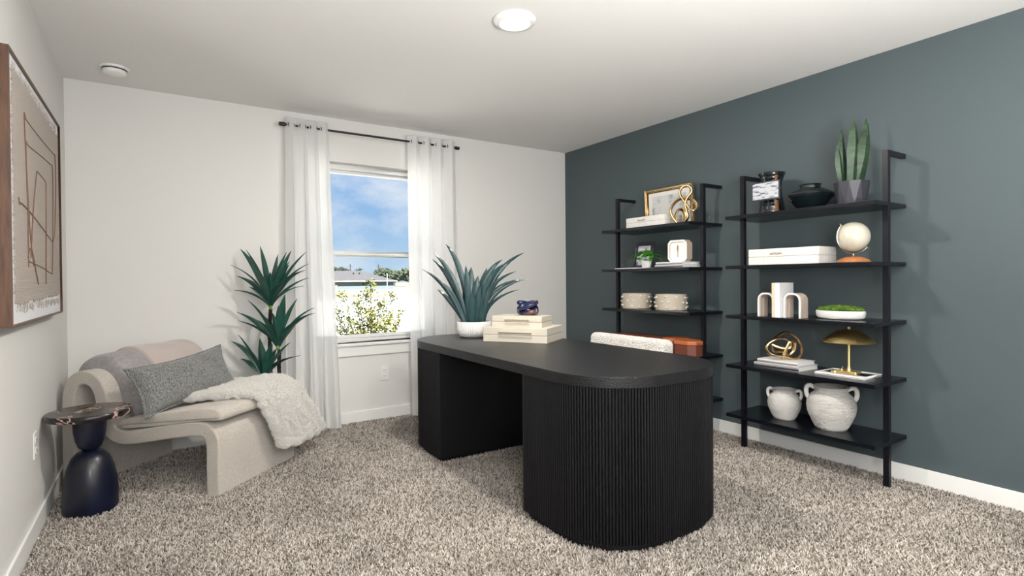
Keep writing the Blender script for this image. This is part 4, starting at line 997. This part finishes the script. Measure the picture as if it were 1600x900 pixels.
vs = [(0, *p) for p in O1] + [(0, *p) for p in O2] + [(.012, *p) for p in O2] + [(.070, *p) for p in O1]; fs = []
for i in range(8):
    j = (i+1) % 8; fs += [(i, j, 8+j, 8+i), (8+i, 8+j, 16+j, 16+i), (i, 24+i, 24+j, j)]
fs.append(tuple(range(24, 32))); cs.add(vs, fs).build('case', M_clockwood, t, smooth=False, bev=.0015)
rimm = MB(); vs = [(-.002, *p) for p in O1] + [(-.002, *p) for p in O2] + [(.0, *p) for p in O1] + [(.0, *p) for p in O2]; fs = []
for i in range(8):
    j = (i+1) % 8; fs += [(i, j, 8+j, 8+i), (i, 16+i, 16+j, j), (8+i, 8+j, 24+j, 24+i)]
rimm.add(vs, fs).build('front_rim', M_ceramic, t, smooth=False)
MB().prism(O2, .010, .012, 'x').build('dial', M_paper, t)
hd = MB().prism([(-.002, .035), (.002, .035), (.003, .075), (.009, .10), (.004, .125), (-.006, .125), (-.006, .10), (-.002, .075)], .0065, .009, 'x'); tag(hd.build('clock_hand', M_gold, t), 'gold leaf-shaped clock hand')

# --- left unit, third shelf: two studded bowls
stud_m = MB().sphere((0, 0, 0), .0085, 10, 7).mesh('stud', mat('cream stud', (.74, .68, .57), .4))
def sbowl(y, lab):
    t = thing('studded_bowl', (3.32, y, S[2]), 0, lab, 'bowl', 'studded bowls on the shelf')
    MB().lathe([(.0, 0), (.112, 0), (.117, .004), (.119, .06), (.117, .120), (.113, .123), (.110, .118), (.110, .02), (.0, .015)], 56, cap=False).build('bowl', M_studbowl, t)
    k_ = 0
    for r_ in range(3):
        for i in range(9):
            a = 2*PI*(i+(r_ % 2)*.5+.2*math.sin(i*3+r_*2))/9; z = .024+r_*.038+.006*math.sin(i*5+r_)
            o = bpy.data.objects.new('stud', stud_m); C.objects.link(o); o.parent = t; o.location = (.121*math.cos(a), .121*math.sin(a), z)
sbowl(3.225, 'cream straight-sided bowl with raised studs, left one of two on the third shelf')
sbowl(2.865, 'cream straight-sided bowl with raised studs, right one of two on the third shelf')

# --- left unit, fourth shelf: leather boxes
def lbox(loc, L_, W_, h, lab):
    t = thing('leather_box', loc, 0, lab, 'box', 'leather boxes behind the desk chair'); c = min(L_, W_)*.22
    def oc(g_): x0, x1, y0, y1 = -W_/2-g_, W_/2+g_, -L_/2-g_, L_/2+g_; return [(x0+c, y0), (x1-c, y0), (x1, y0+c), (x1, y1-c), (x1-c, y1), (x0+c, y1), (x0, y1-c), (x0, y0+c)]
    MB().prism(oc(0), 0, h-.030).build('box_body', M_terra, t, smooth=False, bev=.003)
    MB().prism(oc(.005), h-.030, h).build('lid', M_terralid if L_ < .3 else mat('dark red leather lid', (.20, .045, .028), .5), t, smooth=False, bev=.006)
lbox((3.30, 3.17, S[1]), .50, .22, .108, 'long rust leather box with lid, behind the desk chair')
lbox((3.36, 2.855, S[1]), .12, .20, .112, 'rust leather box with orange lid, middle one of three on the shelf')
lbox((3.30, 2.672, S[1]), .20, .20, .112, 'rust leather box with orange lid, nearest the shelf post')
# --- left unit, bottom shelf: wire basket
t = thing('wire_basket', (3.32, 2.70, S[0]), 0, 'dark wire basket on the bottom shelf, behind the desk', 'basket')
def ringp(a, b, z, n=24): return [(a*math.cos(2*PI*i/n), b*math.sin(2*PI*i/n), z) for i in range(n)]
for z, a, b in ((.003, .10, .12), (.08, .115, .135), (.16, .13, .15)): MB().tube(ringp(a, b, z), .0026, 6, closed=True).build('hoop', M_rod, t)
for i in range(12):
    a = 2*PI*i/12; MB().tube([(.10*math.cos(a), .12*math.sin(a), .003), (.13*math.cos(a), .15*math.sin(a), .16)], .0022, 6).build('wire', M_rod, t)
MB().tube(smoothpath([(0, -.15, .16), (0, -.135, .22), (0, -.05, .235), (0, .05, .235), (0, .135, .22), (0, .15, .16)], 5), .0026, 6).build('handle', M_rod, t)
MB().lathe([(0, 0), (.10, 0), (.10, .003), (0, .003)], 24, sy=1.2, cap=False).build('bottom', M_rod, t)

# ------------------------------------------------------------ outdoors
def ground():
    vs = []; fs = []; xs = [-150, -60, -20, -5, 5, 20, 50, 90, 140, 200, 300]; ys = [D+.15, 8, 14, 25, 45, 75, 100, 140, 200, 320, 600]
    for y in ys:
        for x in xs:
            z = -.22 - 1.35*min(1, max(0, (y-12)/90)); vs.append((x, y, z))
    n = len(xs)
    for j in range(len(ys)-1):
        for i in range(n-1): a = j*n+i; fs.append((a, a+1, a+n+1, a+n))
    m = mat('pale dry ground', (.72, .70, .66), 1); t_ = m.node_tree; b = t_.nodes['Principled BSDF']
    co = t_.nodes.new('ShaderNodeTexCoord'); s = t_.nodes.new('ShaderNodeSeparateXYZ'); t_.links.new(co.outputs['Object'], s.inputs[0])
    mr = t_.nodes.new('ShaderNodeMapRange'); mr.inputs[1].default_value = 50; mr.inputs[2].default_value = 75; t_.links.new(s.outputs['Y'], mr.inputs[0])
    n1 = t_.nodes.new('ShaderNodeTexNoise'); n1.inputs['Scale'].default_value = .06; n1.inputs['Detail'].default_value = 5; t_.links.new(co.outputs['Object'], n1.inputs[0])
    r = t_.nodes.new('ShaderNodeValToRGB'); r.color_ramp.elements[0].position = .4; r.color_ramp.elements[1].position = .6
    r.color_ramp.elements[0].color = (.13, .12, .08, 1); r.color_ramp.elements[1].color = (.20, .185, .14, 1); t_.links.new(n1.outputs[0], r.inputs[0])
    mx_ = t_.nodes.new('ShaderNodeMix'); mx_.data_type = 'RGBA'; t_.links.new(mr.outputs[0], mx_.inputs['Factor']); mx_.inputs[6].default_value = (.74, .73, .70, 1); t_.links.new(r.outputs[0], mx_.inputs[7])
    t_.links.new(mx_.outputs[2], b.inputs['Base Color'])
    o = MB().add(vs, fs).build('ground', m); struct(o)
ground()
# neighbouring house about 170 m away
HX, HY, HZ = 0, 0, -1.57
def far(pxx, d): # place at horizontal direction of the view at depth d
    return Fv*d + Rv*((pxx-800)/852.56*d)
p = far(560, 168)
t = thing('house', (p.x, p.y, HZ), R(-8), 'single-storey house with grey hip roof across the field', 'house')
M_roof = mat('grey shingle roof', (.034, .034, .038), .9, col2=(.050, .050, .056), nscale=3)
M_hwall = mat('pale blue siding', (.095, .125, .14), .8); M_hbrick = mat('pale brick', (.55, .47, .42), .9)
bl(-13.5, 11, 0, 12, 0, 2.5).build('wall', M_hwall, t)
bl(-13.5, -6.2, -.25, -.02, 0, 2.5).build('porch_wall', mat('cream trim wall', (.15, .13, .11), .8), t)
rf_ = MB().add([(-14.3, -.9, 2.45), (11.8, -.9, 2.45), (11.8, 13, 2.45), (-14.3, 13, 2.45), (-6, 6, 5.9), (1.5, 6, 5.9), (-14.3, -.9, 2.7), (11.8, -.9, 2.7), (11.8, 13, 2.7), (-14.3, 13, 2.7)],
    [(0, 3, 2, 1), (0, 1, 7, 6), (1, 2, 8, 7), (2, 3, 9, 8), (3, 0, 6, 9), (6, 7, 5, 4), (7, 8, 5), (8, 9, 4, 5), (9, 6, 4)])
rf_.build('roof', M_roof, t, smooth=False)
bl(-14.35, 11.85, -1.0, -.9, 2.46, 2.66).build('fascia', M_trim, t)
for x0, x1 in ((-11.4, -9.9), (-8.9, -7.0)): bl(x0, x1, -.32, -.24, .1, 2.1).build('door', mat('dark brown door', (.07, .035, .03), .6), t)
for x0, x1 in ((1.2, 2.0), (2.3, 3.1)): bl(x0, x1, -.08, -.01, 1.3, 2.2).build('window', M_dark, t)
for x in (-1, .8): bl(x, x+.35, 3.4, 3.8, 4.6, 5.3).build('roof_vent', M_rod, t)
def blobtree(pxx, d, w_, h_, lab, m_, seed, group='trees on the far side of the field'):
    rn = random.Random(seed); p = far(pxx, d)
    t = thing('tree', (p.x, p.y, -1.57), 0, lab, 'tree', group)
    MB().tube([(0, 0, 0), (.1, 0, h_*.55)], .22, 8).build('trunk', M_bark, t)
    c = MB()
    for i in range(260):
        a = rn.uniform(0, 2*PI); u = rn.uniform(-1, 1); r_ = rn.random()**.4; rr = math.sqrt(1-u*u)*r_
        x, y, z = rr*math.cos(a)*w_/2, rr*math.sin(a)*w_/2, h_*.62+u*r_*h_*.36
        s = rn.uniform(.25, .5)*w_*.14
        c.sphere((x, y, z), s, 5, 3, (1, 1, .8))
    c.build('crown', m_, t, smooth=False)['kind'] = 'stuff'
M_tdark = mat('dark evergreen foliage', (.008, .015, .009), .9, col2=(.016, .025, .013), nscale=1)
M_tpale = mat('pale green foliage', (.028, .043, .025), .9, col2=(.055, .07, .042), nscale=1)
blobtree(503, 215, 13, 9.6, 'dark evergreen tree left of the grey roof', M_tdark, 1)
blobtree(526, 235, 14, 8.8, 'dark evergreen tree just behind the left roof slope', M_tdark, 2)
blobtree(561, 230, 5, 8.2, 'small dark tree top behind the roof ridge', M_tdark, 3)
blobtree(600, 240, 10, 8.6, 'pale green tree directly right of the roof', M_tpale, 4)
blobtree(617, 262, 11, 8.0, 'pale green tree in the middle of the right tree row', M_tpale, 5)
blobtree(640, 240, 13, 8.4, 'pale green tree at the right edge of the window view', M_tpale, 6)
def upole(pxx, d, h_, lab, r_, m_):
    p = far(pxx, d); t = thing('utility_pole', (p.x, p.y, -1.57), 0, lab, 'pole', 'utility poles behind the house')
    MB().tube([(0, 0, 0), (0, 0, h_)], r_, 8).build('post', m_, t); bl(-.8, .8, -.06, .06, h_-.9, h_-.75).build('crossarm', m_, t)
upole(548, 190, 8.6, 'grey utility pole behind the roof ridge', .16, M_bark)
upole(592, 190, 8.4, 'grey utility pole right of the roof ridge', .16, M_bark)
p = far(605, 95); t = thing('marker_post', (p.x, p.y, -1.57), 0, 'thin white post in front of the house', 'pole')
MB().tube([(0, 0, 0), (0, 0, 3.8)], .05, 8).build('post', M_trim, t); MB().sphere((0, 0, 3.85), .10, 8, 6).build('cap', M_trim, t)
# shrub close to the window
t = thing('shrub', (2.32, 7.0, -.22), 0, 'yellow green leafy shrub just outside the window', 'shrub')
rn = random.Random(21); lf = MB(); flw = MB()
def leafq(m_, p, s):
    a = Vector((rn.uniform(-1, 1), rn.uniform(-1, 1), rn.uniform(-.6, 1))).normalized(); b = a.cross(Vector((rn.uniform(-1, 1), rn.uniform(-1, 1), rn.uniform(-1, 1)))).normalized()
    m_.add([p, p+a*s*.5+b*s*.28, p+a*s, p+a*s*.5-b*s*.28], [(0, 1, 2, 3)])
k7 = 7.15/852
for (x, y, f) in ((580,447,0),(576,463,.1),(540,468,.05),(556,480,-.1),(533,490,.1),(611,468,-.05),(603,480,.1),(627,493,0),(615,500,.15),(590,475,-.1),(565,472,.1),(545,505,-.1),(535,515,.15),(600,505,-.15),(585,500,.1),(560,510,-.05),(575,490,-.15),(620,515,.0),(592,515,.12),(550,520,.2)):
    tp = Vector(((x-578)*k7*1.08, f, 1.36+(445-y)*k7)); b = Vector((rn.uniform(-.05, .05), rn.uniform(-.05, .05), 0)); md = Vector((tp.x*.55, tp.y*.5, tp.z*.55))
    P_ = smoothpath([b, md, tp], 8); MB().tube(P_, lambda s: .011*(1-s)+.002, 5).build('branch', M_bark, t)
    for i in range(300):
        s = rn.random()**.6; q_ = P_[min(len(P_)-1, int(s*len(P_)))]+Vector((rn.gauss(0, .035), rn.gauss(0, .04), rn.gauss(0, .03)))
        leafq(flw if rn.random() < .35+.4*(tp.x > -.15 and tp.z < 1.0) else lf, q_, rn.uniform(.022, .050))
lf.build('foliage', M_leafO, t, smooth=False)['kind'] = 'stuff'
tag(flw.build('flowers', mat('bright yellow bloom', (.14, .135, .006), .8), t, smooth=False), 'bright yellow blossom clusters', kind='stuff')
